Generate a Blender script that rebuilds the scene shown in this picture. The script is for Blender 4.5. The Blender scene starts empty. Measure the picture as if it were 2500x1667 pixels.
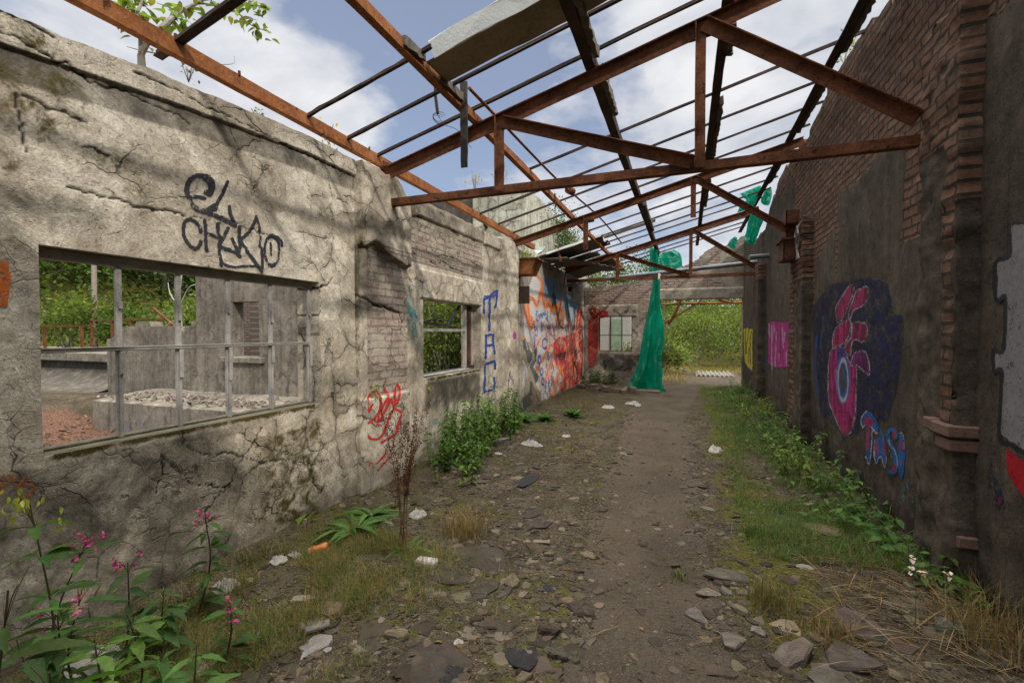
import bpy, math, random
import numpy as np
from mathutils import Vector, Matrix
from mathutils.geometry import tessellate_polygon
random.seed(5)
R = np.random.default_rng(11)
SC = bpy.context.scene
COL = SC.collection
# ------------------------------------------------------------------ camera
F = 1126.7; TH = math.atan(425/F); PH = math.atan(23.5/F); EYE = 1.6
c_, s_, cp_, sp_ = math.cos(TH), math.sin(TH), math.cos(PH), math.sin(PH)
FW = np.array((-s_*cp_, c_*cp_, -sp_)); RT = np.array((c_, s_, 0)); UP = np.array((-s_*sp_, c_*sp_, cp_))
cam_d = bpy.data.cameras.new('camera'); cam = bpy.data.objects.new('camera', cam_d); COL.objects.link(cam)
cam_d.sensor_width = 36; cam_d.lens = F/2500*36; cam_d.clip_start = .05; cam_d.clip_end = 600
cam.matrix_world = Matrix(((RT[0], UP[0], -FW[0], 0), (RT[1], UP[1], -FW[1], 0), (RT[2], UP[2], -FW[2], EYE), (0, 0, 0, 1)))
SC.camera = cam
SC.view_settings.view_transform = 'Standard'; SC.view_settings.look = 'None'
SC.view_settings.exposure = 0.12; SC.view_settings.gamma = 1
SC.view_settings.use_curve_mapping = False
SC.cycles.max_bounces = 5; SC.cycles.diffuse_bounces = 4; SC.cycles.glossy_bounces = 2; SC.cycles.transparent_max_bounces = 8
SC.cycles.use_adaptive_sampling = True; SC.cycles.adaptive_threshold = .02
# ------------------------------------------------------------------ sun and sky
SUN = Vector((1.0, -.55, .93)).normalized()
sd = bpy.data.lights.new('sun', 'SUN'); sd.energy = 2.2; sd.angle = math.radians(2.0); sd.color = (1, .95, .88)
so = bpy.data.objects.new('sun', sd); COL.objects.link(so); so.location = (6, -4, 9)
so.rotation_euler = SUN.to_track_quat('Z', 'Y').to_euler()
W = bpy.data.worlds.new('World'); SC.world = W; W.use_nodes = True
wt = W.node_tree; wt.nodes.clear()
def wn(t, **k):
    n = wt.nodes.new(t)
    for a, b in k.items(): setattr(n, a, b)
    return n
wo = wn('ShaderNodeOutputWorld'); wb = wn('ShaderNodeBackground'); wb.inputs['Strength'].default_value = .15
sky = wn('ShaderNodeTexSky', sky_type='NISHITA', sun_disc=False)
sky.sun_elevation = math.asin(SUN.z); sky.sun_rotation = math.atan2(SUN.x, SUN.y)
sky.air_density = 1.0; sky.dust_density = .8; sky.ozone_density = 2.0
tc = wn('ShaderNodeTexCoord')
mp = wn('ShaderNodeMapping'); mp.inputs['Scale'].default_value = (1.0, 1.0, 1.9); mp.inputs['Location'].default_value = (.35, .2, .1)
wt.links.new(tc.outputs['Generated'], mp.inputs['Vector'])
def wnoise(sc, det, dist):
    n = wn('ShaderNodeTexNoise'); n.inputs['Scale'].default_value = sc; n.inputs['Detail'].default_value = det
    n.inputs['Roughness'].default_value = .55; n.inputs['Distortion'].default_value = dist
    wt.links.new(mp.outputs[0], n.inputs['Vector']); return n.outputs['Fac']
def wmath(op, a, b=None):
    n = wn('ShaderNodeMath', operation=op)
    for i, v in enumerate((a, b)):
        if v is None: continue
        if isinstance(v, (int, float)): n.inputs[i].default_value = v
        else: wt.links.new(v, n.inputs[i])
    return n.outputs[0]
def wdir(px, py, lo, hi):            # how near the view direction is to one part of the sky, 0..1
    d = FW+RT*(px-1250)/F+UP*(833.5-py)/F; d = d/np.linalg.norm(d)
    v = wn('ShaderNodeVectorMath', operation='DOT_PRODUCT'); v.inputs[1].default_value = tuple(d)
    wt.links.new(tc.outputs['Generated'], v.inputs[0])
    m = wn('ShaderNodeMapRange', interpolation_type='SMOOTHSTEP')
    m.inputs[1].default_value = math.cos(math.radians(lo)); m.inputs[2].default_value = math.cos(math.radians(hi))
    wt.links.new(v.outputs['Value'], m.inputs[0]); return m.outputs[0]
cl = wmath('ADD', wmath('MULTIPLY', wnoise(2.6, 12, .15), .75), wmath('MULTIPLY', wnoise(9, 6, .3), .25))
cl = wmath('SUBTRACT', cl, wmath('MULTIPLY', wdir(1000, 40, 17, 4), .16))
cl = wmath('SUBTRACT', cl, wmath('MULTIPLY', wdir(1010, 430, 9, 2), .10))
cl = wmath('SUBTRACT', cl, wmath('MULTIPLY', wdir(1480, 470, 9, 2), .05))
cl = wmath('ADD', cl, wmath('MULTIPLY', wdir(560, 250, 20, 6), .14))
cl = wmath('ADD', cl, wmath('MULTIPLY', wdir(900, 260, 9, 3), .10))
cl = wmath('ADD', cl, wmath('MULTIPLY', wdir(1900, 60, 34, 6), .13))
cr = wn('ShaderNodeValToRGB'); cr.color_ramp.elements[0].position = .465; cr.color_ramp.elements[1].position = .575
wt.links.new(cl, cr.inputs[0])
sh = wn('ShaderNodeValToRGB')
sh.color_ramp.elements[0].position = .35; sh.color_ramp.elements[0].color = (.62, .66, .74, 1)
sh.color_ramp.elements[1].position = .65; sh.color_ramp.elements[1].color = (1, 1, 1, 1)
wt.links.new(wnoise(5, 5, .2), sh.inputs[0])
def wmix(blend, f, a, b):
    n = wn('ShaderNodeMix', data_type='RGBA', blend_type=blend)
    for i, v in ((0, f), (6, a), (7, b)):
        if isinstance(v, (int, float)): n.inputs[i].default_value = v
        elif isinstance(v, tuple): n.inputs[i].default_value = v
        else: wt.links.new(v, n.inputs[i])
    return n.outputs[2]
cloud = wmix('MULTIPLY', 1.0, (7.4, 7.35, 7.4, 1), sh.outputs[0])
haze = wmix('MIX', .45, sky.outputs[0], (3.7, 4.1, 5.3, 1))
fac = wmath('MULTIPLY', cr.outputs[0], .92)
# extra sky brightness added overhead, out of view, to lift the ambient fill
zz_ = wn('ShaderNodeSeparateXYZ'); wt.links.new(tc.outputs['Generated'], zz_.inputs[0])
zen = wn('ShaderNodeMapRange', interpolation_type='SMOOTHSTEP'); wt.links.new(zz_.outputs[2], zen.inputs[0])
zen.inputs[1].default_value = .70; zen.inputs[2].default_value = .93; zen.inputs[3].default_value = .78; zen.inputs[4].default_value = 8.6
bs = wn('ShaderNodeVectorMath', operation='SCALE'); zf = wn('ShaderNodeMapRange', interpolation_type='SMOOTHSTEP'); wt.links.new(zz_.outputs[2], zf.inputs[0]); zf.inputs[1].default_value = .68; zf.inputs[2].default_value = .85
wt.links.new(wmix('MIX', zf.outputs[0], wmix('MIX', fac, haze, cloud), (5.0, 4.85, 4.55, 1)), bs.inputs[0]); wt.links.new(zen.outputs[0], bs.inputs['Scale'])
wt.links.new(bs.outputs[0], wb.inputs['Color'])
wt.links.new(wb.outputs[0], wo.inputs[0])
# ------------------------------------------------------------------ pixel <-> real plane (used to measure the photograph)
def ray(px, py): return FW+RT*(px-1250)/F+UP*(833.5-py)/F
def on(ax, val, px, py):
    d = ray(px, py); o = np.array((0, 0, EYE)); return o+d*(val-o[ax])/d[ax]
def project(P):
    P = P-np.array((0, 0, EYE)); f = P@FW
    return np.stack((1250+F*(P@RT)/f, 833.5-F*(P@UP)/f), -1)
# ------------------------------------------------------------------ numpy noise
def _h(ix, iy, s):
    n = (ix.astype(np.int64)*374761393+iy.astype(np.int64)*668265263+s*974711) & 0xffffffff
    n = ((n ^ (n >> 13))*1274126177) & 0xffffffff
    return ((n ^ (n >> 16)) & 0xffff)/65535.0
def vn(x, y, s=0):
    x = np.asarray(x, float); y = np.asarray(y, float); xi = np.floor(x); yi = np.floor(y)
    u = x-xi; v = y-yi; u = u*u*(3-2*u); v = v*v*(3-2*v)
    a = _h(xi, yi, s); b = _h(xi+1, yi, s); c = _h(xi, yi+1, s); d = _h(xi+1, yi+1, s)
    return (a*(1-u)+b*u)*(1-v)+(c*(1-u)+d*u)*v
def fbm(x, y, s=0, o=4, g=.5):
    t = 0; w = 1; q = 0
    for i in range(o):
        t = t+w*vn(x*2**i, y*2**i, s+i*17); q += w; w *= g
    return t/q
def sst(a, b, x): t = np.clip((x-a)/(b-a), 0, 1); return t*t*(3-2*t)
def box(a, lo, hi, f): return sst(lo-f, lo+f, a)*(1-sst(hi-f, hi+f, a))
# ------------------------------------------------------------------ meshes and things
BASE = {}
def mesh(name, V, Fc, mat, smooth=False, attrs=None):
    V = np.asarray(V, float)
    me = bpy.data.meshes.new(name)
    if isinstance(Fc, np.ndarray) and Fc.ndim == 2:
        n, k = Fc.shape
        me.vertices.add(len(V)); me.vertices.foreach_set('co', V.astype(np.float32).ravel())
        me.loops.add(n*k); me.loops.foreach_set('vertex_index', Fc.astype(np.int32).ravel())
        me.polygons.add(n); me.polygons.foreach_set('loop_start', np.arange(0, n*k, k, dtype=np.int32))
        me.update(calc_edges=True)
    else:
        me.from_pydata([tuple(v) for v in V], [], [tuple(int(i) for i in f) for f in Fc]); me.update()
    for k, a in (attrs or {}).items():
        a = np.asarray(a, float)
        if a.ndim == 1:
            at = me.attributes.new(k, 'FLOAT', 'POINT'); at.data.foreach_set('value', a.astype(np.float32))
        else:
            if a.shape[1] == 3: a = np.concatenate((a, np.ones((len(a), 1))), 1)
            at = me.attributes.new(k, 'FLOAT_COLOR', 'POINT'); at.data.foreach_set('color', a.astype(np.float32).ravel())
    me.materials.append(mat)
    if smooth: me.polygons.foreach_set('use_smooth', np.ones(len(me.polygons), bool))
    return me
def tag(o, label=None, cat=None, group=None, kind=None):
    if label: o['label'] = label
    if cat: o['category'] = cat
    if group: o['group'] = group
    if kind: o['kind'] = kind
    return o
def thing(name, label, cat, loc, group=None):
    o = bpy.data.objects.new(name, None); COL.objects.link(o); o.location = tuple(loc); o.empty_display_size = .2; o['kind'] = 'thing'
    BASE[o] = np.array(loc, float); return tag(o, label, cat, group)
def part(name, geo, mat, parent, label=None, smooth=False, kind=None):
    V, Fc = geo[0], geo[1]; at = geo[2] if len(geo) > 2 else None
    o = bpy.data.objects.new(name, mesh(name, np.asarray(V, float)-BASE[parent], Fc, mat, smooth, at)); COL.objects.link(o)
    o.parent = parent; BASE[o] = BASE[parent]
    if label: o['label'] = label
    if kind: o['kind'] = kind
    return o
def single(name, geo, mat, label=None, cat=None, group=None, kind=None, smooth=False):
    V = np.asarray(geo[0], float); b = np.array(((V[:, 0].min()+V[:, 0].max())/2, (V[:, 1].min()+V[:, 1].max())/2, V[:, 2].min()))
    o = bpy.data.objects.new(name, mesh(name, V-b, geo[1], mat, smooth, geo[2] if len(geo) > 2 else None)); COL.objects.link(o)
    o.location = tuple(b); BASE[o] = b; return tag(o, label, cat, group, kind)
def struct(name, geo, mat, smooth=False, kind='structure'):
    o = bpy.data.objects.new(name, mesh(name, geo[0], geo[1], mat, smooth, geo[2] if len(geo) > 2 else None)); COL.objects.link(o)
    o['kind'] = kind; return o
def join(*gs):
    V = []; Fc = []; n = 0; at = {}
    for g in gs:
        v = np.asarray(g[0], float); V.append(v); Fc += [tuple(int(i)+n for i in f) for f in g[1]]; n += len(v)
        if len(g) > 2:
            for k, a in g[2].items(): at.setdefault(k, []).append(np.asarray(a, float))
    return np.concatenate(V), Fc, {k: np.concatenate(a) for k, a in at.items()}
CUBE_F = [(0, 1, 3, 2), (4, 6, 7, 5), (0, 4, 5, 1), (2, 3, 7, 6), (0, 2, 6, 4), (1, 5, 7, 3)]
def bx(x0, x1, y0, y1, z0, z1):
    return np.array([(x, y, z) for x in (x0, x1) for y in (y0, y1) for z in (z0, z1)], float), CUBE_F
def bbox(x0, x1, y0, y1, z0, z1, b=.006):      # box with chamfered edges
    V = []; P = ((x0, x1), (y0, y1), (z0, z1)); b = min(b, .4*min(x1-x0, y1-y0, z1-z0))
    for i in (0, 1):
        for j in (0, 1):
            for k in (0, 1):
                c = np.array((P[0][i], P[1][j], P[2][k])); q = np.array((b*(1-2*i), b*(1-2*j), b*(1-2*k)))
                for a in range(3):
                    d = q.copy(); d[a] = 0; V.append(c+d)
    n = lambda i, j, k, a: (i*4+j*2+k)*3+a
    f = []
    for a in range(3):
        for e in (0, 1):
            p = [(e, 0, 0), (e, 1, 0), (e, 1, 1), (e, 0, 1)]
            f.append(tuple(n(*(q if a == 0 else (q[1], q[0], q[2]) if a == 1 else (q[1], q[2], q[0])), a) for q in p))
    for a in range(3):
        o1, o2 = [q for q in range(3) if q != a]
        for u in (0, 1):
            for v in (0, 1):
                L = []
                for e in (0, 1):
                    q = [0, 0, 0]; q[a] = e; q[o1] = u; q[o2] = v; L.append(q)
                f.append((n(*L[0], o1), n(*L[1], o1), n(*L[1], o2), n(*L[0], o2)))
    for i in (0, 1):
        for j in (0, 1):
            for k in (0, 1): f.append((n(i, j, k, 0), n(i, j, k, 1), n(i, j, k, 2)))
    return np.array(V), f
def frame_of(p0, p1, up=(0, 0, 1)):
    d = np.array(p1, float)-np.array(p0, float); L = np.linalg.norm(d); d /= L
    u = np.array(up, float); u = u-d*(u@d); u /= np.linalg.norm(u); return d, u, np.cross(d, u), L
def bar(p0, p1, w, h, up=(0, 0, 1)):           # rectangular bar; h along up
    d, u, s, L = frame_of(p0, p1, up); p0 = np.array(p0, float); p1 = np.array(p1, float)
    V = [p+u*a*h/2+s*b*w/2 for p in (p0, p1) for a in (-1, 1) for b in (-1, 1)]
    return np.array(V), CUBE_F
def prof(p0, p1, pts, up=(0, 0, 1), n=1, wob=0):   # any 2-D outline (side, up) swept along a bar
    d, u, s, L = frame_of(p0, p1, up); p0 = np.array(p0, float); k = len(pts); V = []; f = []
    for i in range(n+1):
        for a, b in pts: V.append(p0+d*L*i/n+s*a+u*b+(R.normal(0, wob, 3) if wob else 0))
    for i in range(n):
        for j in range(k): f.append((i*k+j, i*k+(j+1) % k, (i+1)*k+(j+1) % k, (i+1)*k+j))
    f += [tuple(range(k))[::-1], tuple(range(n*k, n*k+k))]
    return np.array(V), f
def angle_pts(a, b, t=.009, fx=1, fy=1):       # L section: leg a sideways, leg b upwards from the heel
    return [(x*fx, y*fy) for x, y in ((0, 0), (a, 0), (a, t), (t, t), (t, b), (0, b))]
def tube(pts, r, n=8, caps=True):
    P = np.array(pts, float); m = len(P); r = np.broadcast_to(np.asarray(r, float), (m,)); V = []; f = []
    T = np.gradient(P, axis=0); u = np.array((0, 0, 1.)) if abs(T[0][2])/np.linalg.norm(T[0]) < .9 else np.array((1., 0, 0))
    for i in range(m):
        t = T[i]/np.linalg.norm(T[i]); u = u-t*(u@t); u /= np.linalg.norm(u); w = np.cross(t, u)
        for j in range(n): V.append(P[i]+r[i]*(u*math.cos(2*math.pi*j/n)+w*math.sin(2*math.pi*j/n)))
    for i in range(m-1):
        for j in range(n): f.append((i*n+j, i*n+(j+1) % n, (i+1)*n+(j+1) % n, (i+1)*n+j))
    if caps: f += [tuple(range(n))[::-1], tuple(range((m-1)*n, m*n))]
    return np.array(V), f
def curve(pts, per=6):                          # Catmull-Rom through the points
    P = np.array(pts, float)
    if len(P) < 3: return np.array([P[0]+(P[-1]-P[0])*t for t in np.linspace(0, 1, per+1)])
    Q = np.concatenate((2*P[:1]-P[1:2], P, 2*P[-1:]-P[-2:-1])); out = []
    for i in range(1, len(Q)-2):
        for t in np.arange(per)/per:
            a, b, c, d = Q[i-1:i+3]
            out.append(.5*(2*b+(c-a)*t+(2*a-5*b+4*c-d)*t*t+(3*b-a-3*c+d)*t**3))
    return np.array(out+[P[-1]])
def scatter(TV, TF, M, O, tint=None):           # copies of a small template baked into one mesh
    TV = np.asarray(TV, float); TF = np.asarray(TF, int); n = len(TV); q = len(O)
    V = (np.einsum('qij,nj->qni', M, TV)+O[:, None, :]).reshape(-1, 3)
    Fc = (TF[None]+(np.arange(q)*n)[:, None, None]).reshape(-1, TF.shape[1])
    if tint is None: return V, Fc
    return V, Fc, {'tint': np.repeat(tint, n, axis=0)}
def rots(q, tilt=.5, up=None):                  # random headings, tilted out of the horizontal
    a = R.uniform(0, 2*math.pi, q); t = R.normal(0, tilt, q); r = R.normal(0, tilt*.7, q)
    ca, sa, ct, st, cr, sr = np.cos(a), np.sin(a), np.cos(t), np.sin(t), np.cos(r), np.sin(r)
    Z = np.zeros(q); I = np.ones(q)
    A = np.stack((np.stack((ca, -sa, Z), 1), np.stack((sa, ca, Z), 1), np.stack((Z, Z, I), 1)), 1)
    B = np.stack((np.stack((ct, Z, st), 1), np.stack((Z, I, Z), 1), np.stack((-st, Z, ct), 1)), 1)
    D = np.stack((np.stack((I, Z, Z), 1), np.stack((Z, cr, -sr), 1), np.stack((Z, sr, cr), 1)), 1)
    return A@B@D
def leaf(L=1., Wd=.35, fold=.25, droop=.3, n=4, teeth=0.):
    V = []
    for i in range(n+1):
        t = i/n; w = Wd*(math.sin(math.pi*min(1, t**.8*.97+.015))**.9)*(1+(teeth if i % 2 else -teeth))/2
        x = L*t; z = -droop*L*t*t
        V += [(x, -w, z+fold*w), (x, 0, z), (x, w, z+fold*w)]
    f = []
    for i in range(n):
        for j in (0, 1): f.append((i*3+j, i*3+3+j, i*3+4+j, i*3+1+j))
    return np.array(V), np.array(f)
def var(base, q, dv=.25, dh=.12):               # per-copy colour variation
    k = R.normal(1, dv, (q, 1)).clip(.35, 1.9); return np.array(base)[None]*k*(1+R.normal(0, dh, (q, 3)))
# ------------------------------------------------------------------ materials
class Mt:
    def __init__(s, name, rough=.9, spec=.25):
        s.m = bpy.data.materials.new(name); s.m.use_nodes = True; s.t = s.m.node_tree
        s.b = s.t.nodes['Principled BSDF']; s.out = s.t.nodes['Material Output']
        s.b.inputs['Roughness'].default_value = rough; s.b.inputs['Specular IOR Level'].default_value = spec
        s.pos = s.n('ShaderNodeNewGeometry').outputs['Position']
    def n(s, t, **k):
        n = s.t.nodes.new(t)
        for a, b in k.items(): setattr(n, a, b)
        return n
    def put(s, sock, v):
        if isinstance(v, bpy.types.NodeSocket): s.t.links.new(v, sock)
        elif isinstance(v, (tuple, list)): sock.default_value = tuple(v)+((1,) if len(v) == 3 and len(sock.default_value) == 4 else ())
        else: sock.default_value = v
    def noise(s, sc, det=4, dist=0., vec=None, rough=.55, col=False):
        n = s.n('ShaderNodeTexNoise'); s.put(n.inputs['Vector'], s.pos if vec is None else vec)
        n.inputs['Scale'].default_value = sc; n.inputs['Detail'].default_value = det
        n.inputs['Distortion'].default_value = dist; n.inputs['Roughness'].default_value = rough
        return n.outputs['Color' if col else 'Fac']
    def map(s, sc=(1, 1, 1), vec=None, loc=(0, 0, 0)):
        n = s.n('ShaderNodeMapping'); s.put(n.inputs['Vector'], s.pos if vec is None else vec)
        n.inputs['Scale'].default_value = sc; n.inputs['Location'].default_value = loc; return n.outputs[0]
    def ramp(s, f, *st):
        n = s.n('ShaderNodeValToRGB'); e = n.color_ramp.elements
        while len(e) < len(st): e.new(.5)
        for i, (p, c) in enumerate(st):
            e[i].position = p; e[i].color = tuple(c)+(1,) if not isinstance(c, (int, float)) else (c, c, c, 1)
        s.put(n.inputs[0], f); return n.outputs[0]
    def mix(s, f, a, b, blend='MIX'):
        n = s.n('ShaderNodeMix', data_type='RGBA', blend_type=blend); n.clamp_factor = True
        s.put(n.inputs[0], f); s.put(n.inputs[6], a); s.put(n.inputs[7], b); return n.outputs[2]
    def mth(s, op, a, b=0., c=None):
        n = s.n('ShaderNodeMath', operation=op); s.put(n.inputs[0], a); s.put(n.inputs[1], b)
        if c is not None: s.put(n.inputs[2], c)
        return n.outputs[0]
    def step(s, x, lo, hi):
        n = s.n('ShaderNodeMapRange', interpolation_type='SMOOTHSTEP'); s.put(n.inputs[0], x)
        n.inputs[1].default_value = lo; n.inputs[2].default_value = hi; return n.outputs[0]
    def attr(s, name, what='Color'): return s.n('ShaderNodeAttribute', attribute_name=name).outputs[what]
    def sep(s, v):
        n = s.n('ShaderNodeSeparateColor'); s.put(n.inputs[0], v); return n.outputs
    def vor(s, sc, vec, feat='DISTANCE_TO_EDGE', rnd=1.):
        n = s.n('ShaderNodeTexVoronoi', feature=feat); s.put(n.inputs['Vector'], vec); n.inputs['Scale'].default_value = sc
        n.inputs['Randomness'].default_value = rnd; return n.outputs[0]
    def warp(s, sc, amt, vec=None):
        v = s.pos if vec is None else vec
        a = s.n('ShaderNodeVectorMath', operation='SUBTRACT'); s.put(a.inputs[0], s.noise(sc, 4, vec=v, col=True)); a.inputs[1].default_value = (.5, .5, .5)
        b = s.n('ShaderNodeVectorMath', operation='SCALE'); s.put(b.inputs[0], a.outputs[0]); b.inputs['Scale'].default_value = amt
        d = s.n('ShaderNodeVectorMath', operation='ADD'); s.put(d.inputs[0], v); s.put(d.inputs[1], b.outputs[0]); return d.outputs[0]
    def bump(s, h, dist=.01, strength=.8, prev=None):
        n = s.n('ShaderNodeBump'); n.inputs['Strength'].default_value = strength; n.inputs['Distance'].default_value = dist
        s.put(n.inputs['Height'], h)
        if prev is not None: s.put(n.inputs['Normal'], prev)
        return n.outputs[0]
    def fin(s, col, bump=None, rough=None, alpha=None):
        s.put(s.b.inputs['Base Color'], col)
        if bump is not None: s.put(s.b.inputs['Normal'], bump)
        if rough is not None: s.put(s.b.inputs['Roughness'], rough)
        if alpha is not None: s.put(s.b.inputs['Alpha'], alpha)
        return s.m
def flat(s, axes):                              # world position laid out on a wall: (along, up, 0)
    x = s.n('ShaderNodeSeparateXYZ'); s.put(x.inputs[0], s.pos); c = s.n('ShaderNodeCombineXYZ')
    s.put(c.inputs[0], x.outputs[axes]); s.put(c.inputs[1], x.outputs[2]); return c.outputs[0]
def bricks(s, vec, c1, c2, mortar, msize=.012, h=.075):
    n = s.n('ShaderNodeTexBrick'); s.put(n.inputs['Vector'], vec)
    n.inputs['Scale'].default_value = 1; n.inputs['Brick Width'].default_value = .225; n.inputs['Row Height'].default_value = h
    n.inputs['Mortar Size'].default_value = msize; n.inputs['Mortar Smooth'].default_value = .25; n.inputs['Bias'].default_value = -.1
    s.put(n.inputs['Color1'], c1); s.put(n.inputs['Color2'], c2); s.put(n.inputs['Mortar'], mortar); return n.outputs['Color'], n.outputs['Fac']
def wall_mat(name, axis, tone, crz=1., brick=((.30, .17, .12), (.40, .27, .21), (.22, .19, .16)), streak=0., spots=.4, mossc=(.085, .068, .022), stain_shade=(.07, .062, .052), bz=1.):
    # rendered masonry: attribute mask = (brick showing, dark stain and painted shade, crazing), moss and crack are separate
    s = Mt(name, .93, .12); m = s.sep(s.attr('mask')); moss = s.attr('moss', 'Fac'); crack = s.attr('crack', 'Fac')
    big = s.noise(1.1, 5, .4); mid = s.noise(6, 6, .2, rough=.65); fine = s.noise(70, 5, rough=.7); grit = s.noise(260, 2)
    lo, mi, hi = tone
    base = s.ramp(s.mth('ADD', s.mth('MULTIPLY', big, .55), s.mth('MULTIPLY', mid, .45)), (.33, lo), (.48, mi), (.64, hi))
    base = s.mix(1, base, s.ramp(fine, (.25, (.58, .55, .52)), (.5, (1, 1, 1)), (.75, (1.3, 1.3, 1.28))), 'MULTIPLY')
    base = s.mix(.7, base, s.ramp(s.noise(14, 5, .5, rough=.7), (.35, (.7, .67, .63)), (.5, (1, 1, 1)), (.65, (1.22, 1.22, 1.2))), 'MULTIPLY')
    base = s.mix(s.mth('MULTIPLY', s.step(s.noise(3.1, 7, 1.2, rough=.7), .52, .66), spots), base, tuple(.45*c for c in mi))
    base = s.mix(s.mth('MULTIPLY', s.step(s.noise(22, 5, .6, rough=.7), .58, .68), spots), base, tuple(.3*c for c in lo))
    if streak:
        st = s.noise(1, 6, .3, vec=s.map((9, 9, .7)))
        base = s.mix(s.mth('MULTIPLY', s.step(st, .5, .7), streak), base, tuple(.38*c for c in lo))
        base = s.mix(s.mth('MULTIPLY', s.step(st, .48, .3), streak*.5), base, tuple(1.25*c for c in hi))
    wv = s.warp(3.2, .3); fl = flat(s, axis)
    # crazing
    e1 = s.vor(3.3, wv); e2 = s.vor(8.5, s.warp(9, .07))
    gate = s.step(s.noise(1.7, 4, .9), .40, .57); gate2 = s.step(s.noise(2.3, 3, .5, vec=s.map(loc=(7, 3, 1))), .47, .62)
    k1 = s.mth('MULTIPLY', s.mth('SUBTRACT', 1., s.step(e1, .003, .021)), s.mth('MULTIPLY', gate, m[2]))
    k2 = s.mth('MULTIPLY', s.mth('SUBTRACT', 1., s.step(e2, .004, .024)), s.mth('MULTIPLY', gate2, m[2]))
    kr = s.mth('MULTIPLY', s.mth('MULTIPLY', s.mth('MAXIMUM', k1, s.mth('MULTIPLY', k2, .6)), s.ramp(s.noise(7, 4, .3), (.34, .3), (.56, 1.))), crz)
    wide = s.mth('MULTIPLY', s.mth('SUBTRACT', 1., s.step(e1, .0, .11)), s.mth('MULTIPLY', s.mth('MULTIPLY', s.step(s.noise(1.9, 3, .5, vec=s.map(loc=(3, 9, 4))), .42, .6), m[2]), s.step(s.noise(26, 5, .6, rough=.75), .5, .58)))
    cellc = s.n('ShaderNodeTexVoronoi', feature='F1'); s.put(cellc.inputs['Vector'], wv); cellc.inputs['Scale'].default_value = 3.3
    base = s.mix(m[2], base, s.mix(1, base, s.ramp(s.sep(cellc.outputs['Color'])[0], (.1, (.80, .78, .75)), (.9, (1.2, 1.2, 1.19))), 'MULTIPLY'))
    base = s.mix(s.mth('MULTIPLY', s.mth('MULTIPLY', s.mth('SUBTRACT', 1., s.step(e1, .0, .2)), s.mth('MULTIPLY', gate, m[2])), .45), base, tuple(.5*c for c in lo))
    # brickwork under the render
    bw = s.warp(14, .022, vec=s.warp(2.2, .03, vec=fl))
    bc, bf = bricks(s, bw, brick[0], brick[1], brick[2])
    bc = s.mix(.9, bc, s.ramp(s.noise(26, 5, .3, rough=.7), (.3, (.55, .52, .5)), (.55, (1, 1, 1)), (.75, (1.25, 1.22, 1.18))), 'MULTIPLY')
    bc = s.mix(s.mth('MULTIPLY', s.step(s.noise(4.5, 5, .6, rough=.65), .48, .64), bz), bc, mi)
    brickf = s.step(s.mth('ADD', m[0], s.mth('ADD', s.mth('MULTIPLY', s.mth('SUBTRACT', mid, .5), 1.1), s.mth('MULTIPLY', s.mth('SUBTRACT', big, .5), .9))), .42, .56)
    col = s.mix(brickf, base, bc)
    col = s.mix(s.mth('MULTIPLY', wide, .8), col, tuple(.8*c for c in mossc))
    col = s.mix(s.step(s.mth('ADD', m[1], s.mth('MULTIPLY', s.mth('SUBTRACT', s.noise(4, 7, .6, rough=.68), .5), 1.3)), .3, .95), col, stain_shade)
    col = s.mix(s.step(s.mth('ADD', moss, s.mth('MULTIPLY', s.mth('SUBTRACT', s.noise(9, 6, .4, rough=.7), .5), 1.6)), .45, .8), col, mossc)
    col = s.mix(s.mth('MAXIMUM', kr, crack), col, (.028, .022, .016))
    pit = s.step(s.noise(45, 3, .5), .63, .72)
    h = s.mth('SUBTRACT', s.mth('ADD', s.mth('MULTIPLY', mid, .9), s.mth('ADD', s.mth('MULTIPLY', fine, .35), s.mth('MULTIPLY', grit, .12))), s.mth('MULTIPLY', pit, .3))
    h = s.mth('SUBTRACT', h, s.mth('MULTIPLY', kr, .7))
    h = s.mth('SUBTRACT', h, s.mth('MULTIPLY', s.mth('MULTIPLY', bf, brickf), 1.1))
    h = s.mth('SUBTRACT', h, s.mth('MULTIPLY', brickf, .6))
    return s.fin(col, s.bump(h, .017, .9))
def rust_mat(name, a, b, c, sc=1.):
    s = Mt(name, .85, .2); n1 = s.noise(5*sc, 6, .5, rough=.65); n2 = s.noise(38*sc, 5, .3, rough=.7); n3 = s.noise(160, 3)
    col = s.ramp(s.mth('ADD', s.mth('MULTIPLY', n1, .6), s.mth('MULTIPLY', n2, .4)), (.36, a), (.5, b), (.64, c))
    col = s.mix(s.step(s.noise(14, 5, .8, rough=.7), .56, .68), col, tuple(.4*x for x in a))
    col = s.mix(.7, col, s.ramp(n3, (.35, .62), (.6, 1.15)), 'MULTIPLY')
    return s.fin(col, s.bump(s.mth('ADD', n2, s.mth('MULTIPLY', n3, .5)), .006, .7))
def plain(name, base, rough=.8, var_=.35, sc=6., bmp=.006, spec=.3, attr=None):
    s = Mt(name, rough, spec); n = s.noise(sc, 6, .3, rough=.65); f = s.noise(sc*12, 4)
    c = base if attr is None else s.mix(1, base, s.attr(attr), 'MULTIPLY')
    col = s.mix(1, c, s.ramp(s.mth('ADD', s.mth('MULTIPLY', n, .6), s.mth('MULTIPLY', f, .4)), (.3, 1-var_), (.5, 1.), (.7, 1+var_*.6)), 'MULTIPLY')
    return s.fin(col, s.bump(s.mth('ADD', n, f), bmp, .7))
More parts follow.
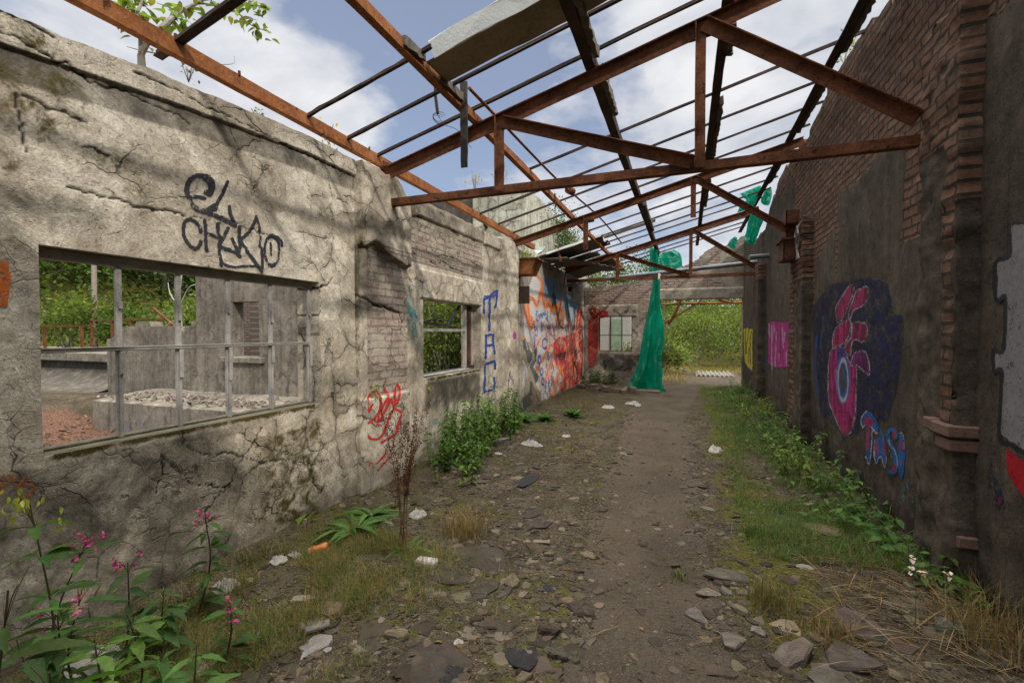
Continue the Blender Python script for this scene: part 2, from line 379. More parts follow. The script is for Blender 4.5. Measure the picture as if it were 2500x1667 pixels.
def leaf_mat(name, trans=.4, rough=.62, vein=False):
    s = Mt(name, rough, .22); c = s.mix(1, s.attr('tint'), (1.5, 1.45, 1.3), 'MULTIPLY')
    c = s.mix(.8, c, s.ramp(s.noise(45, 3), (.3, .7), (.7, 1.25)), 'MULTIPLY')
    s.put(s.b.inputs['Base Color'], c)
    t = s.n('ShaderNodeBsdfTranslucent'); s.put(t.inputs[0], s.mix(1, c, (1.3, 1.35, .6), 'MULTIPLY'))
    x = s.n('ShaderNodeMixShader'); x.inputs[0].default_value = trans
    s.t.links.new(s.b.outputs[0], x.inputs[1]); s.t.links.new(t.outputs[0], x.inputs[2]); s.t.links.new(x.outputs[0], s.out.inputs[0]); return s.m
PLAST = wall_mat('old_render', 1, ((.26, .22, .163), (.46, .40, .312), (.69, .63, .515)), 1., brick=((.44, .33, .26), (.48, .40, .335), (.31, .265, .21)), bz=1., stain_shade=(.092, .08, .062))
MURALW = wall_mat('mural_render', 1, ((.22, .19, .15), (.33, .29, .235), (.42, .38, .32)), .7, streak=.5)
ENDW = wall_mat('end_brickwork', 0, ((.22, .185, .145), (.31, .27, .215), (.42, .37, .31)), .5, brick=((.39, .275, .22), (.46, .355, .30), (.22, .18, .145)), bz=.6)
RIGHTW = wall_mat('right_brickwork', 1, ((.05, .040, .030), (.077, .063, .048), (.122, .102, .08)), .5, brick=((.165, .085, .053), (.21, .128, .087), (.055, .044, .034)), streak=.32, spots=.5, bz=.6, stain_shade=(.026, .022, .018))
CONC = wall_mat('stained_concrete', 0, ((.13, .112, .09), (.205, .18, .145), (.30, .27, .22)), .3, streak=.4, spots=.85)
CONCB = wall_mat('pale_cracked_render', 0, ((.28, .27, .21), (.47, .46, .37), (.60, .59, .49)), 1., streak=.6, spots=.75)
RUST = rust_mat('bright_rust', (.062, .026, .014), (.145, .054, .024), (.25, .098, .040))
RUSTD = rust_mat('dark_rust', (.045, .024, .017), (.095, .040, .024), (.17, .066, .034))
RUSTB = rust_mat('blackened_steel', (.03, .024, .022), (.052, .036, .028), (.10, .05, .032))
RUSTO = rust_mat('orange_rust', (.15, .052, .018), (.29, .105, .034), (.38, .16, .058))
FRAME = plain('flaking_grey_paint', (.36, .335, .30), .75, .55, 9)
GALV = plain('galvanised_grey', (.16, .165, .175), .45, .3, 5, .002, .5)
WOOD = plain('weathered_timber', (.13, .11, .09), .9, .5, 7)
SHEETP = plain('pale_sheet', (.74, .75, .69), .6, .15, 4, .003)
SHEETU = plain('brown_sheet_underside', (.27, .205, .13), .8, .5, 2.5)
CORR = plain('grey_corrugated_sheet', (.17, .155, .14), .85, .45, 4)
WHITE = plain('dirty_white_plastic', (.40, .37, .335), .5, .45, 30, .012, .5)
PAPER = plain('white_litter', (.40, .38, .36), .7, .6, 30, .012)
BRKM = plain('loose_red_brick', (.27, .14, .09), .95, .5, 16, .008)
STONE = plain('rubble_stone', (1, 1, 1), .95, .4, 14, .008, .15, 'tint')
BARK = plain('pale_bark', (.24, .21, .18), .9, .4, 20)
LEAF = leaf_mat('leaf'); GRASS = leaf_mat('grass_blade', .3, .6); PETAL = leaf_mat('petal', .4, .5)
STEM = plain('stem', (1, 1, 1), .7, .25, 20, .002, .3, 'tint')
def paint_mat():
    s = Mt('spray_paint', .75, .25); c = s.attr('paint'); wear = s.attr('wear', 'Fac')
    n = s.mth('ADD', s.mth('MULTIPLY', s.noise(55, 5, .3, rough=.75), .6), s.mth('MULTIPLY', s.noise(9, 5, .6, rough=.7), .4))
    c = s.mix(.8, c, s.ramp(s.noise(30, 5, rough=.7), (.3, .72), (.7, 1.22)), 'MULTIPLY')
    a = s.step(s.mth('SUBTRACT', wear, s.mth('MULTIPLY', s.mth('SUBTRACT', n, .44), 3.2)), .35, .6)
    return s.fin(c, s.bump(s.noise(80, 4), .004, .5), None, a)
PAINT = paint_mat()
def tarp_mat():
    s = Mt('green_plastic_sheet', .32, .5); n = s.noise(14, 5, 1.2); w = s.noise(5, 5, 2.)
    c = s.ramp(s.noise(2.2, 3, .5), (.35, (.0, .20, .11)), (.65, (.006, .30, .18)))
    s.fin(c, s.bump(s.mth('ADD', n, s.mth('MULTIPLY', w, 2.)), .03, .7))
    t = s.n('ShaderNodeBsdfTranslucent'); t.inputs[0].default_value = (.0, .42, .25, 1)
    x = s.n('ShaderNodeMixShader'); x.inputs[0].default_value = .4
    s.t.links.new(s.b.outputs[0], x.inputs[1]); s.t.links.new(t.outputs[0], x.inputs[2]); s.t.links.new(x.outputs[0], s.out.inputs[0]); return s.m
TARP = tarp_mat()
def ground_mat():
    s = Mt('ground_soil', .96, .1); m = s.sep(s.attr('mask'))        # (moss and grass, rusty litter, path)
    n = s.noise(3, 7, .5, rough=.65); f = s.noise(42, 5, .3, rough=.7); g = s.noise(190, 3)
    c = s.ramp(s.mth('ADD', s.mth('MULTIPLY', n, .5), s.mth('MULTIPLY', f, .5)), (.34, (.028, .022, .014)), (.5, (.066, .052, .035)), (.66, (.155, .126, .088)))
    peb = s.vor(62, s.warp(30, .01), 'F1'); pe = s.sep(s.n('ShaderNodeTexVoronoi').outputs[1])
    c = s.mix(s.step(s.mth('ADD', m[0], s.mth('MULTIPLY', s.mth('SUBTRACT', s.noise(7, 7, .6, rough=.7), .5), 1.8)), .45, .85), c, s.ramp(f, (.3, (.04, .042, .008)), (.7, (.125, .115, .026))))
    rl = s.ramp(s.noise(30, 5, .5, rough=.75), (.35, (.045, .025, .018)), (.52, (.12, .062, .04)), (.68, (.24, .15, .105)))
    c = s.mix(s.step(s.mth('ADD', m[1], s.mth('MULTIPLY', s.mth('SUBTRACT', n, .5), 1.)), .35, .7), c, rl)
    pc = s.ramp(s.mth('ADD', s.mth('MULTIPLY', s.noise(1.6, 5, .5), .5), s.mth('MULTIPLY', f, .5)), (.36, (.058, .045, .032)), (.62, (.108, .086, .065)))
    c = s.mix(s.step(s.mth('ADD', m[2], s.mth('MULTIPLY', s.mth('SUBTRACT', s.noise(5, 6, .4, rough=.65), .5), .7)), .35, .65), c, pc)
    c = s.mix(.75, c, s.ramp(g, (.3, .6), (.5, 1.), (.72, 1.55)), 'MULTIPLY')
    c = s.mix(s.mth('MULTIPLY', s.step(s.noise(120, 2), .66, .7), .5), c, (.40, .37, .33))
    h = s.mth('ADD', s.mth('MULTIPLY', f, .8), s.mth('SUBTRACT', s.mth('MULTIPLY', g, .3), s.mth('MULTIPLY', peb, .5)))
    return s.fin(c, s.bump(h, .02, .9))
SOIL = ground_mat()
# ------------------------------------------------------------------ ground
def path_mid(y): return -.16-.055*(np.clip(y, 0, 9)-2)+.03*np.sin(y*1.1)+.05*np.clip(y-9, 0, 8)
def path_half(y): return .31+.018*np.clip(y, 0, 12)
def gh(x, y):
    x = np.asarray(x, float); y = np.asarray(y, float)
    inside = box(x, -3.0, 1.6, .1)*box(y, -4, 14.6, .3)
    p = 1-sst(path_half(y)*.75, path_half(y)*1.5, np.abs(x-path_mid(y)))
    b = .055*fbm(x*1.3+3, y*1.3, 3, 4)+.05*sst(-1.4, -2.9, x)+.05*sst(.5, 1.5, x)+.022*fbm(x*7, y*7, 5, 4)
    z = inside*(b*(1-.8*p)-.02)
    far = .1*fbm(x*.5, y*.5, 8, 3)*(1-inside)-.05*(1-inside)
    return z+far-.6*box(x, -40, -3.7, .3)*sst(-16, -11.5, x)*box(y, -6, 6.5, .4)
def axis_vals(*seg):
    out = []
    for a, b, st in seg: out += list(np.linspace(a, b, max(2, int(round((b-a)/st))+1)))[:-1]
    return np.array(out+[seg[-1][1]])
def grid_faces(n, m):
    i, j = np.meshgrid(np.arange(n-1), np.arange(m-1), indexing='ij'); i = i.ravel(); j = j.ravel()
    return np.stack((i*m+j, (i+1)*m+j, (i+1)*m+j+1, i*m+j+1), 1)
gx = axis_vals((-150, -30, 15), (-30, -3.2, .5), (-3.2, 1.8, .022), (1.8, 8, .5), (8, 150, 15))
gy = axis_vals((-60, -4, 6), (-4, 1, .2), (1, 4.5, .022), (4.5, 9, .045), (9, 15, .08), (15, 40, .5), (40, 220, 15))
GX, GY = np.meshgrid(gx, gy, indexing='ij'); X = GX.ravel(); Y = GY.ravel()
ins = box(X, -3.0, 1.7, .15)*box(Y, -4, 14.8, .4)
gm = np.zeros((len(X), 3))
gm[:, 0] = ins*np.maximum.reduce((1.1*np.exp(-((X-.55)/.34)**2)*fbm(X*2, Y*2, 6, 2)*1.6, .88*fbm(X*1.9, Y*1.9, 9, 3)*sst(.1, -.6, X), .5*sst(3, 8, Y)*sst(.3, .8, np.abs(X)), .55*sst(-1.9, -2.4, X)))+(1-ins)*(.35+.6*sst(15, 22, Y)*sst(.45, .6, fbm(X*.6, Y*.6, 31, 3)))
gm[:, 1] = (1-ins)*box(X, -14, -3.2, .6)*box(Y, 1, 6.4, .5)*1.1
gm[:, 2] = np.where((Y < 14.8), ins*1.0*(1-sst(path_half(Y)*.85, path_half(Y)*1.45, np.abs(X-path_mid(Y)))), .9*box(X, -3, 6, .8)*box(Y, 14, 19.5, .7))
struct('ground', (np.stack((X, Y, gh(X, Y)), 1), grid_faces(len(gx), len(gy)), {'mask': gm}), SOIL, True)
# the trodden path, a sheet just above the soil
py_ = axis_vals((-3, 1.2, .2), (1.2, 5, .03), (5, 17, .06)); pn = 33; V = []; cm = []
for y in py_:
    w = path_half(y)*(.8+.28*fbm(y*3, 1.3, 2, 3)); w2 = path_half(y)*(.8+.28*fbm(y*3, 9.3, 4, 3))
    xs = np.linspace(path_mid(y)-w, path_mid(y)+w2, pn); e = np.minimum(1, np.minimum(np.arange(pn), pn-1-np.arange(pn))/3)
    V.append(np.stack((xs, np.full(pn, y), gh(xs, np.full(pn, y))+.004*e-.003*(1-e)), 1))
V = np.concatenate(V); mk = np.zeros((len(V), 3)); mk[:, 2] = 1
struct('path', (V, grid_faces(len(py_), pn), {'mask': mk}), SOIL, True)
# ------------------------------------------------------------------ walls
def poly_dist(P, pts):                          # distance from points P (n,2) to a polyline, and its width scale along it
    D = np.full(len(P), 1e9)
    for a, b in zip(pts[:-1], pts[1:]):
        ab = b-a; t = np.clip(((P-a)@ab)/(ab@ab+1e-12), 0, 1); D = np.minimum(D, np.linalg.norm(P-a-t[:, None]*ab, axis=1))
    return D
def wall(parent, name, ax, pos, out, thick, av, bv, holes, hf, top, zb, mat, mf, label=None):
    n, m = len(av), len(bv); A, B = np.meshgrid(av, bv, indexing='ij'); zt = bv[-1]
    T = top(A); Z = np.where(B > zb, zb+(B-zb)*(T-zb)/(zt-zb), B)
    Hh, crack = hf(A, Z); at = mf(A, Z)
    def pt(a, z, h):
        P = np.zeros((a.size, 3)); P[:, ax] = pos+out*h.ravel(); P[:, 1-ax] = a.ravel(); P[:, 2] = z.ravel(); return P
    ca = (av[1:]+av[:-1])/2; cb = (bv[1:]+bv[:-1])/2; CA, CB = np.meshgrid(ca, cb, indexing='ij'); K = np.ones(CA.shape, bool)
    for h in holes: K &= ~((CA > h[0]) & (CA < h[1]) & (CB > h[2]) & (CB < h[3]))
    front = pt(A, Z, Hh); back = pt(A, Z, np.full(A.shape, -thick))
    Fq = grid_faces(n, m)[K.ravel()]; N = n*m
    Kp = np.pad(K, 1); sides = []
    idx = lambda i, j: i*m+j
    I, J = np.nonzero(K)
    for di, dj, e in ((-1, 0, ((0, 0), (0, 1))), (1, 0, ((1, 0), (1, 1))), (0, -1, ((0, 0), (1, 0))), (0, 1, ((0, 1), (1, 1)))):
        q = ~Kp[I+1+di, J+1+dj]; i = I[q]; j = J[q]
        sides.append(np.stack((idx(i+e[0][0], j+e[0][1]), idx(i+e[1][0], j+e[1][1])), 1))
    S = np.concatenate(sides); ns = len(S)
    SV = np.concatenate((front[S[:, 0]], front[S[:, 1]], back[S[:, 1]], back[S[:, 0]]))
    SF = np.stack((np.arange(ns), np.arange(ns)+ns, np.arange(ns)+2*ns, np.arange(ns)+3*ns), 1)+2*N
    V = np.concatenate((front, back, SV)); Fc = np.concatenate((Fq, Fq[:, ::-1]+N, SF))
    def full(a): a = np.asarray(a).reshape(N, -1); r = np.concatenate((a, a, a[S[:, 0]], a[S[:, 1]], a[S[:, 1]], a[S[:, 0]])); return r[:, 0] if r.shape[1] == 1 else r
    atts = {'mask': full(np.stack([np.broadcast_to(q, A.shape).ravel() for q in at[:3]], 1)), 'moss': full(np.broadcast_to(at[3], A.shape)), 'crack': full(crack)}
    return part(name, (V, Fc, atts), mat, parent, label, True)
LW = thing('rendered_wall', 'long sunlit wall of cracked beige render with a wide window opening, left of the path', 'wall', (-2.92, 6, 0))
k1 = 2.6133
def T(ox, oy, s): return lambda *p: [(ox+x/s, oy+y/s) for x, y in p]
def to_wall(x, pts): return np.array([on(0, x, *p)[1:] for p in pts])
c1 = T(0, 0, k1); ca_ = T(370, 400, 5.6)
CR1 = [(to_wall(-2.92, P), w, dp) for P, w, dp in (
    (c1((-60, 180), (0, 220), (100, 250), (180, 300), (310, 380), (350, 398), (410, 405), (480, 460), (580, 525), (690, 560), (800, 580), (850, 610), (1000, 680), (1100, 720), (1160, 745), (1210, 800)), .006, .03),
    (c1((-60, 60), (0, 85), (120, 130), (320, 235)), .006, .03),
    (c1((840, 470), (960, 510), (1120, 585), (1280, 680), (1440, 740), (1640, 845), (1860, 945), (2010, 1010), (2110, 1060), (2240, 1120)), .006, .03),
    (c1((440, 1195), (560, 1225), (640, 1260), (700, 1255), (800, 1290), (900, 1330), (1060, 1336), (1180, 1375)), .008, .035),
    (ca_((0, 630), (190, 625), (270, 650), (430, 700)), .006, .03),
    (ca_((550, 720), (700, 755), (830, 780), (980, 740), (1150, 800), (1330, 880), (1600, 970)), .004, .02),
    (c1((130, 600), (240, 650), (300, 690), (390, 700), (480, 750), (560, 800)), .009, .02),
    (c1((90, 590), (105, 700), (135, 800), (150, 900), (180, 970)), .008, .02),
    (c1((530, 945), (600, 945), (650, 980), (690, 990)), .007, .02),
    (c1((2030, 1010), (2100, 1150), (2110, 1240), (2230, 1310)), .004, .02),
    ([(735, 690), (755, 712), (770, 705), (800, 695), (812, 680)], .005, .03),
    ([(780, 700), (786, 740), (775, 790), (780, 820), (795, 850), (790, 900)], .004, .015),
    ([(500, 1250), (560, 1180), (590, 1120), (620, 1080), (640, 1040)], .005, .02),
    ([(440, 1030), (450, 1090), (500, 1110), (560, 1105), (640, 1130), (700, 1120), (760, 1150)], .005, .02),
    ([(380, 1200), (400, 1150), (395, 1110), (470, 1180), (560, 1190)], .005, .02))]
def carve(A, Z, CR):
    P = np.stack((A.ravel(), Z.ravel()), 1); d = np.zeros(len(P)); cr = np.zeros(len(P))
    P = P+np.stack((vn(P[:, 0]*40, P[:, 1]*40, 3)-.5, vn(P[:, 0]*40, P[:, 1]*40, 4)-.5), 1)*.02
    for pl, w, dp in CR:
        D = poly_dist(P, pl); wv = w*(.5+1.1*vn(P[:, 0]*6, P[:, 1]*6, 9))
        g = 1-sst(wv*.35, wv*1.25, D); d = np.maximum(d, .28*dp*g); cr = np.maximum(cr, g)
    return d.reshape(A.shape), cr.reshape(A.shape)
def top1(y): return np.interp(y, [-3, 1.17, 1.93, 2.95, 3.6], [2.98, 3.044, 3.125, 3.205, 3.2])+.03*(fbm(y*5, 0*y+2, 3, 4)-.5)
def top1s(y): return np.interp(y, [-3, 1.17, 1.93, 2.95, 3.6], [2.98, 3.044, 3.125, 3.205, 3.2])
def h1(y, z):
    h = .02*(fbm(y*2.2, z*2.2, 1, 4)-.5)*sst(-.14, -.3, z-top1s(y))+.006*(fbm(y*11, z*11, 2, 3)-.5)
    h = h+.022*sst(-.15, -.14, z-top1s(y))+.012*sst(2.02, 1.0, z)*sst(2.4, 3.0, y)
    lower = sst(.99, .9, z); h = h+lower*.014*(fbm(y*4.5, z*4.5, 8, 3)-.5)
    d, c = carve(y, z, CR1); return h-d, c
def m1(y, z):
    sill = sst(.99, .93, z)*sst(2.75, 2.0, y+.25*(fbm(y*3, z*3, 3)-.5))
    st = np.maximum.reduce((.66*sill, .55*sst(.99, .6, z)*sst(3.2, 2.2, y), .7*box(z-top1s(y), -.30, -.13, .02), .3*sst(-.12, -.1, z-top1s(y)), .75*box(z, 2.12, 2.3, .1)*sst(2.1, 1.2, y), .22*sst(1.33, 1.2, y)*sst(2.1, 1.9, z), .5*sst(.35, .1, z)))  # band under the coping: purlin shadow painted in together with dirt
    pt_ = sst(.5, .62, fbm(y*1.3+4, z*1.3, 63, 3)); cz = np.where(z > 2.03, .15+.6*pt_*sst(2.2, 2.6, z), .25+.5*pt_)
    cz = np.maximum.reduce((cz, .95*sst(2.75, 3.1, y), .95*sst(.97, .9, z)*sst(2.1, 2.5, y)))
    mo = np.maximum.reduce((.62*sst(.98, .8, z)*sst(2.1, 2.7, y)*sst(3.4, 3.0, y), .55*box(y, .8, 1.6, .3)*sst(2.3, 2.6, z), .45*box(z, 2.3, 2.75, .1)*sst(2.6, 1.6, y), .85*sst(.06, .0, np.abs(z-.985))*box(y, 1.3, 3.05, .05)))
    bk = .42*box(y, 1.6, 2.5, .2)*box(z, .3, .8, .1)
    return bk, st, cz, mo
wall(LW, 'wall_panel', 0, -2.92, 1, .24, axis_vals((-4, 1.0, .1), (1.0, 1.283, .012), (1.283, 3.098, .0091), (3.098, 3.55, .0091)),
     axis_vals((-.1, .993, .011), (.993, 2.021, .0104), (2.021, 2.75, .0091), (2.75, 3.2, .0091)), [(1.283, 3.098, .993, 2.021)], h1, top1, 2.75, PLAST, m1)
# first pier
CRP = [(to_wall(-2.86, P), w, dp) for P, w, dp in (([(862, 712), (880, 720), (915, 745), (945, 752), (975, 765), (980, 790)], .012, .06), ([(872, 1010), (920, 1030), (950, 1020)], .008, .03))]
def topp(y): return np.interp(y, [3.5, 3.62, 3.8, 4.05, 4.2, 4.33], [3.17, 3.2, 3.17, 3.2, 3.1, 3.0])+.05*(fbm(y*9, y*0, 5, 4)-.5)
def hp(y, z):
    edge = 2.46+.12*(fbm(y*5, 0*y, 4, 3)-.5)-.18*sst(3.7, 4.3, y)
    h = .055*sst(-.012, .012, z-edge)+.03*sst(.012, -.012, z-.95-.02*fbm(y*9, 0*y, 3))+.02*(fbm(y*5, z*5, 7, 4)-.5)+.03*(fbm(y*4, z*4, 17, 3)-.5)*sst(2.5, 2.6, z)
    h = h-.035*sst(3.63, 3.59, y); d, c = carve(y, z, CRP); return h-d, c
def mp_(y, z):
    bk = box(z, .96, 2.45, .03)*sst(3.62, 3.7, y)*.95
    st = np.maximum.reduce((.75*box(z, 1.7, 2.5, .12)*sst(4.3, 3.7, y), .5*sst(.9, .2, z)*(fbm(y*6, z*1.2, 5)), .62*sst(2.9, 2.6, z)*sst(2.4, 2.6, z)))
    mo = np.maximum(.5*sst(.8, .2, z)*fbm(y*7, z*.8, 3), .55*sst(3.66, 3.57, y)*box(z, 1, 2.8, .3)); return bk, st, .7+0*y, mo
wall(LW, 'pier', 0, -2.86, 1, .30, axis_vals((3.55, 4.33, .0115)), axis_vals((-.1, 3.2, .0115)), [], hp, topp, 2.8, PLAST, mp_, 'first rendered pier with broken concrete head and bare brick middle')
# second bay with the small window
c2 = T(850, 400, 5.2267)
CR2 = [(to_wall(-2.92, P), w, dp) for P, w, dp in (
    (c2((690, 1340), (740, 1420), (810, 1500)), .009, .04), (c2((730, 590), (840, 650), (980, 710)), .006, .03),
    (c2((1720, 1060), (1740, 1180), (1745, 1280), (1720, 1400)), .009, .035), (c2((1150, 1180), (1200, 1160), (1300, 1185), (1460, 1250)), .006, .03),
    (c2((830, 1135), (880, 1160)), .008, .03), (c2((1050, 1245), (1130, 1290)), .008, .03), (c2((1150, 1230), (1250, 1260), (1310, 1320), (1470, 1390)), .006, .03),
    (c2((1570, 1240), (1620, 1280), (1700, 1330)), .008, .03), (c2((1150, 620), (1200, 680)), .008, .03), (c2((1280, 820), (1420, 920)), .008, .03))]
def top2(y): return np.interp(y, [4.3, 4.45, 4.7, 6.5], [3.05, 3.1, 3.14, 3.15])+.03*(fbm(y*6, 0*y+1, 3, 4)-.5)
def h2(y, z):
    bw = .012*(fbm(y*6, z*13, 3, 3)-.5)*sst(2.3, 2.4, z)
    h = .015*(fbm(y*3, z*3, 11, 4)-.5)+bw+.03*sst(-.2, -.185, z-top2(y))+.012*box(z, 2.0, 2.34, .004)*box(y, 4.7, 6.45, .01)
    d, c = carve(y, z, CR2); return h-d, c
def m2(y, z):
    bk = np.maximum(.58*sst(2.36, 2.4, z)*sst(-.15, -.3, z-top2(y)), .2*sst(4.7, 4.5, y)*box(z, 1, 2.4, .1))
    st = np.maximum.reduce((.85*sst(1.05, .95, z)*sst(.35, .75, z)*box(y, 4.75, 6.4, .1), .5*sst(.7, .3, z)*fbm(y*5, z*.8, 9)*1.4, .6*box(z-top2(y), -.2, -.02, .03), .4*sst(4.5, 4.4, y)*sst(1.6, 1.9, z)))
    return bk, st, .5+0*y, .8*sst(.05, .0, np.abs(z-1.02))*box(y, 4.8, 6.4, .05)
wall(LW, 'wall_panel', 0, -2.925, 1, .24, axis_vals((4.33, 4.765, .014), (4.765, 6.407, .014), (6.407, 6.45, .014)),
     axis_vals((-.1, 1.035, .014), (1.035, 1.995, .014), (1.995, 3.12, .0125)), [(4.765, 6.407, 1.035, 1.995)], h2, top2, 2.6, PLAST, m2, 'second bay, thin render over brick with the small window')
def topq(y): return np.interp(y, [6.4, 7.15, 7.25, 7.7, 8.02], [3.13, 3.14, 3.2, 3.19, 3.1])+.03*(fbm(y*6, 0*y+4, 3, 4)-.5)
def hq(y, z):
    h = .015*(fbm(y*3, z*3, 21, 4)-.5)+.05*sst(7.19, 7.2, y)+.03*sst(-.2, -.185, z-topq(y))*sst(7.2, 7.19, y)-.03*sst(7.93, 8.0, y)*fbm(y*9, z*9, 3)
    return h, 0*h
def mq(y, z): return .0*y, np.maximum.reduce((.6*sst(7.75, 7.98, y)*fbm(y*8, z*2, 5)*1.5, .45*sst(.5, .1, z), .5*sst(2.0, 2.2, z)*sst(2.7, 2.5, z)*fbm(y*4, z*4, 2))), .55+0*y, .6*sst(7.86, 7.98, y)*fbm(y*9, z*3, 7)
wall(LW, 'pier', 0, -2.92, 1, .36, axis_vals((6.45, 7.19, .014), (7.19, 7.2, .005), (7.2, 8.0, .014)), axis_vals((-.1, 3.14, .014)), [], hq, topq, 2.7, PLAST, mq, 'second rendered pier with tall blue lettering')
def h3(y, z): h = .01*(fbm(y*2, z*2, 31, 4)-.5); return h, 0*h
def m3(y, z): return .15*sst(2.2, 2.6, z)*sst(13, 14.5, y), np.maximum.reduce((.8*sst(8.9, 8.2, y)*fbm(y*3, z*3, 3)*1.3, .6*sst(2.1, 2.5, z)*fbm(y*3, z*.8, 6)*1.3, .5*sst(.5, .15, z))), .3+0*y, .3*sst(.4, .1, z)
wall(LW, 'wall_panel', 0, -3.04, 1, .22, axis_vals((8.0, 14.82, .03)), axis_vals((-.1, 3.24, .03)), [], h3, lambda y: 3.2+.05*(fbm(y*4, 0*y, 3)-.5), 2.6, MURALW, m3, 'third bay carrying the large painted mural')
# window frames of the left wall
fr = part('window_frame', bbox(-3.05, -2.99, 1.285, 3.096, 1.965, 2.018, .004), FRAME, LW)
for i, y in enumerate((1.66, 1.988, 2.325, 2.68, 3.065)):
    g = [bbox(-3.02, -2.997, y-.016, y+.016, 1.0, 1.965, .004), bbox(-2.997, -2.986, y-.009, y+.009, 1.0, 1.492, .003)]
    z0 = 1.36-.05*(i % 3); g += [bbox(-2.986, -2.974, y-.012, y+.012, z0, 1.49, .003), bbox(-2.997, -2.98, y-.009, y+.009, 1.73-.06*(i % 2), 1.77, .002)]
    part('mullion', join(*g), FRAME, fr)
part('transom', join(bbox(-3.04, -2.975, 1.285, 3.05, 1.493, 1.512, .004), bbox(-3.0, -2.97, 1.285, 3.05, 1.512, 1.517, .001)), FRAME, fr)
part('sill', join(bbox(-3.13, -2.925, 1.285, 3.095, .975, .999, .006), bbox(-3.06, -3.0, 1.285, 3.095, .999, 1.014, .004)), plain('mossy_sill', (.13, .115, .08), .95, .6, 9, .015), LW)
fr2 = part('window_frame', join(bbox(-3.06, -3.01, 6.06, 6.10, 1.05, 1.99, .004), bbox(-3.06, -3.01, 4.77, 6.06, 1.60, 1.64, .004), bbox(-3.06, -3.0, 4.77, 6.40, 1.037, 1.062, .004)), FRAME, LW, 'broken grey frame of the second window with a leaning sash')
part('sash', join(bar((-3.05, 4.9, 1.71), (-3.02, 5.55, 1.69), .03, .03), bar((-3.02, 5.55, 1.69), (-3.05, 5.95, 1.97), .03, .03), bar((-3.05, 4.95, 1.72), (-2.98, 5.35, 1.79), .02, .02)), plain('dark_sash', (.06, .06, .062), .6), fr2)
part('post', join(bbox(-3.1, -3.02, 6.2, 6.26, 1.05, 1.99, .004), bbox(-3.1, -3.0, 6.19, 6.33, 1.05, 1.1, .004)), RUSTD, fr2, 'rusty red post beside the frame')
part('jamb_board', bbox(-3.12, -3.03, 6.31, 6.345, 1.05, 1.99, .004), FRAME, fr2)
# end wall
EW = thing('brick_wall', 'ruined end wall of pinkish brick with a doorway and a small window', 'wall', (-.7, 14.7, 0))
def tope(x): return np.interp(x, [-3.3, -2.0, -.65, .1, .75, 1.3, 1.7], [3.0, 3.1, 3.36, 3.66, 4.02, 4.2, 4.32])+.05*np.round(3*(vn(x*4, 0*x, 3)-.5))
def he(x, z):
    r = sst(.55, .5, fbm(x*1.3+5, z*1.3, 4, 4))
    h = .012*r+.01*(fbm(x*6, z*6, 3)-.5)+.035*box(z, 2.55, 2.86, .006)*sst(-.9, -.88, x)+.03*box(z, 2.07, 2.42, .006)*box(x, -2.75, -1.4, .006); return h, 0*h
def me_(x, z):
    bk = np.where(z > 2.86, .8-.5*sst(.5, .6, fbm(x*1.2, z*1.2, 8, 3)), .75*sst(2.42, 2.46, z)+.6*sst(.9, .8, z)*sst(-2.5, -1.5, x)+.7*sst(-1.35, -1.2, x)*sst(-.75, -.9, x))
    bk = bk*(1-box(z, 2.55, 2.86, .01)*sst(-.9, -.88, x))*(1-sst(.95, 1.15, x+.2*(z-3)))
    st = np.maximum.reduce((.9*box(z, .35, .95, .1)*sst(-2.9, -2.6, x)*fbm(x*3, z*3, 3)*1.5, .45*sst(1, 1.3, x)*sst(2.5, 2.6, z))); return bk, st, .4+0*x, .3*sst(.3, 0, z)
wall(EW, 'wall_panel', 1, 14.6, -1, .24, axis_vals((-3.03, -2.586, .03), (-2.586, -1.551, .03), (-1.551, -.73, .03), (-.73, 1.5, .03), (1.5, 1.62, .03)), axis_vals((-.1, .984, .03), (.984, 2.068, .03), (2.068, 2.552, .02), (2.552, 4.2, .025)),
     [(-2.586, -1.551, .984, 2.068), (-.73, 1.5, -1, 2.552)], he, tope, 2.9, ENDW, me_)
ef = part('window_frame', join(*[bbox(x-.014, x+.014, 14.68, 14.72, .99, 2.065, .003) for x in (-2.57, -2.23, -1.88, -1.57)], bbox(-2.57, -1.565, 14.685, 14.715, 1.48, 1.505, .003), bbox(-2.57, -1.565, 14.67, 14.72, .985, 1.01, .003)), RUSTD, EW)
# right wall
RW = thing('brick_wall', 'tall shaded wall of dark render and red brick, right of the path', 'wall', (1.7, 6, 0))
def topr(y): return np.interp(y, [-5, 4.7, 6.7, 7.6, 9.1, 10.5, 11.3, 12, 14.7], [4.5, 4.42, 4.52, 4.42, 4.42, 4.3, 3.8, 3.7, 4.15])+.075*np.round(1.6*(vn(y*3, 0*y, 3)-.5))
def rend(y, z):                                 # where the dark render still covers the brick
    a = box(y, 4.5, 6.2, .12)*sst(3.18, 3.12, z+.25*(fbm(y*3, z*3, 5)-.5)-.2*sst(5.5, 6.2, y)*0)
    b = sst(6.2, 6.3, y)*sst(7.2, 7.1, y)*sst(2.75, 2.6, z-.35*(6.7-y))
    c = sst(8.3, 8.6, y)*sst(4.1, 3.9, z+.4*(fbm(y*1.5, z*1.5, 3)-.5)-.25*sst(9.5, 10.2, y))
    d = sst(3.6, 3.4, y)*sst(3.5, 3.3, z+.3*(fbm(y*3, z*3, 5)-.5)); e = sst(2.35, 2.25, z)*sst(7.2, 7.0, y)
    return np.clip(np.maximum.reduce((a, b, c, d, e*.9, .9*sst(2.0, 1.8, z))), 0, 1)
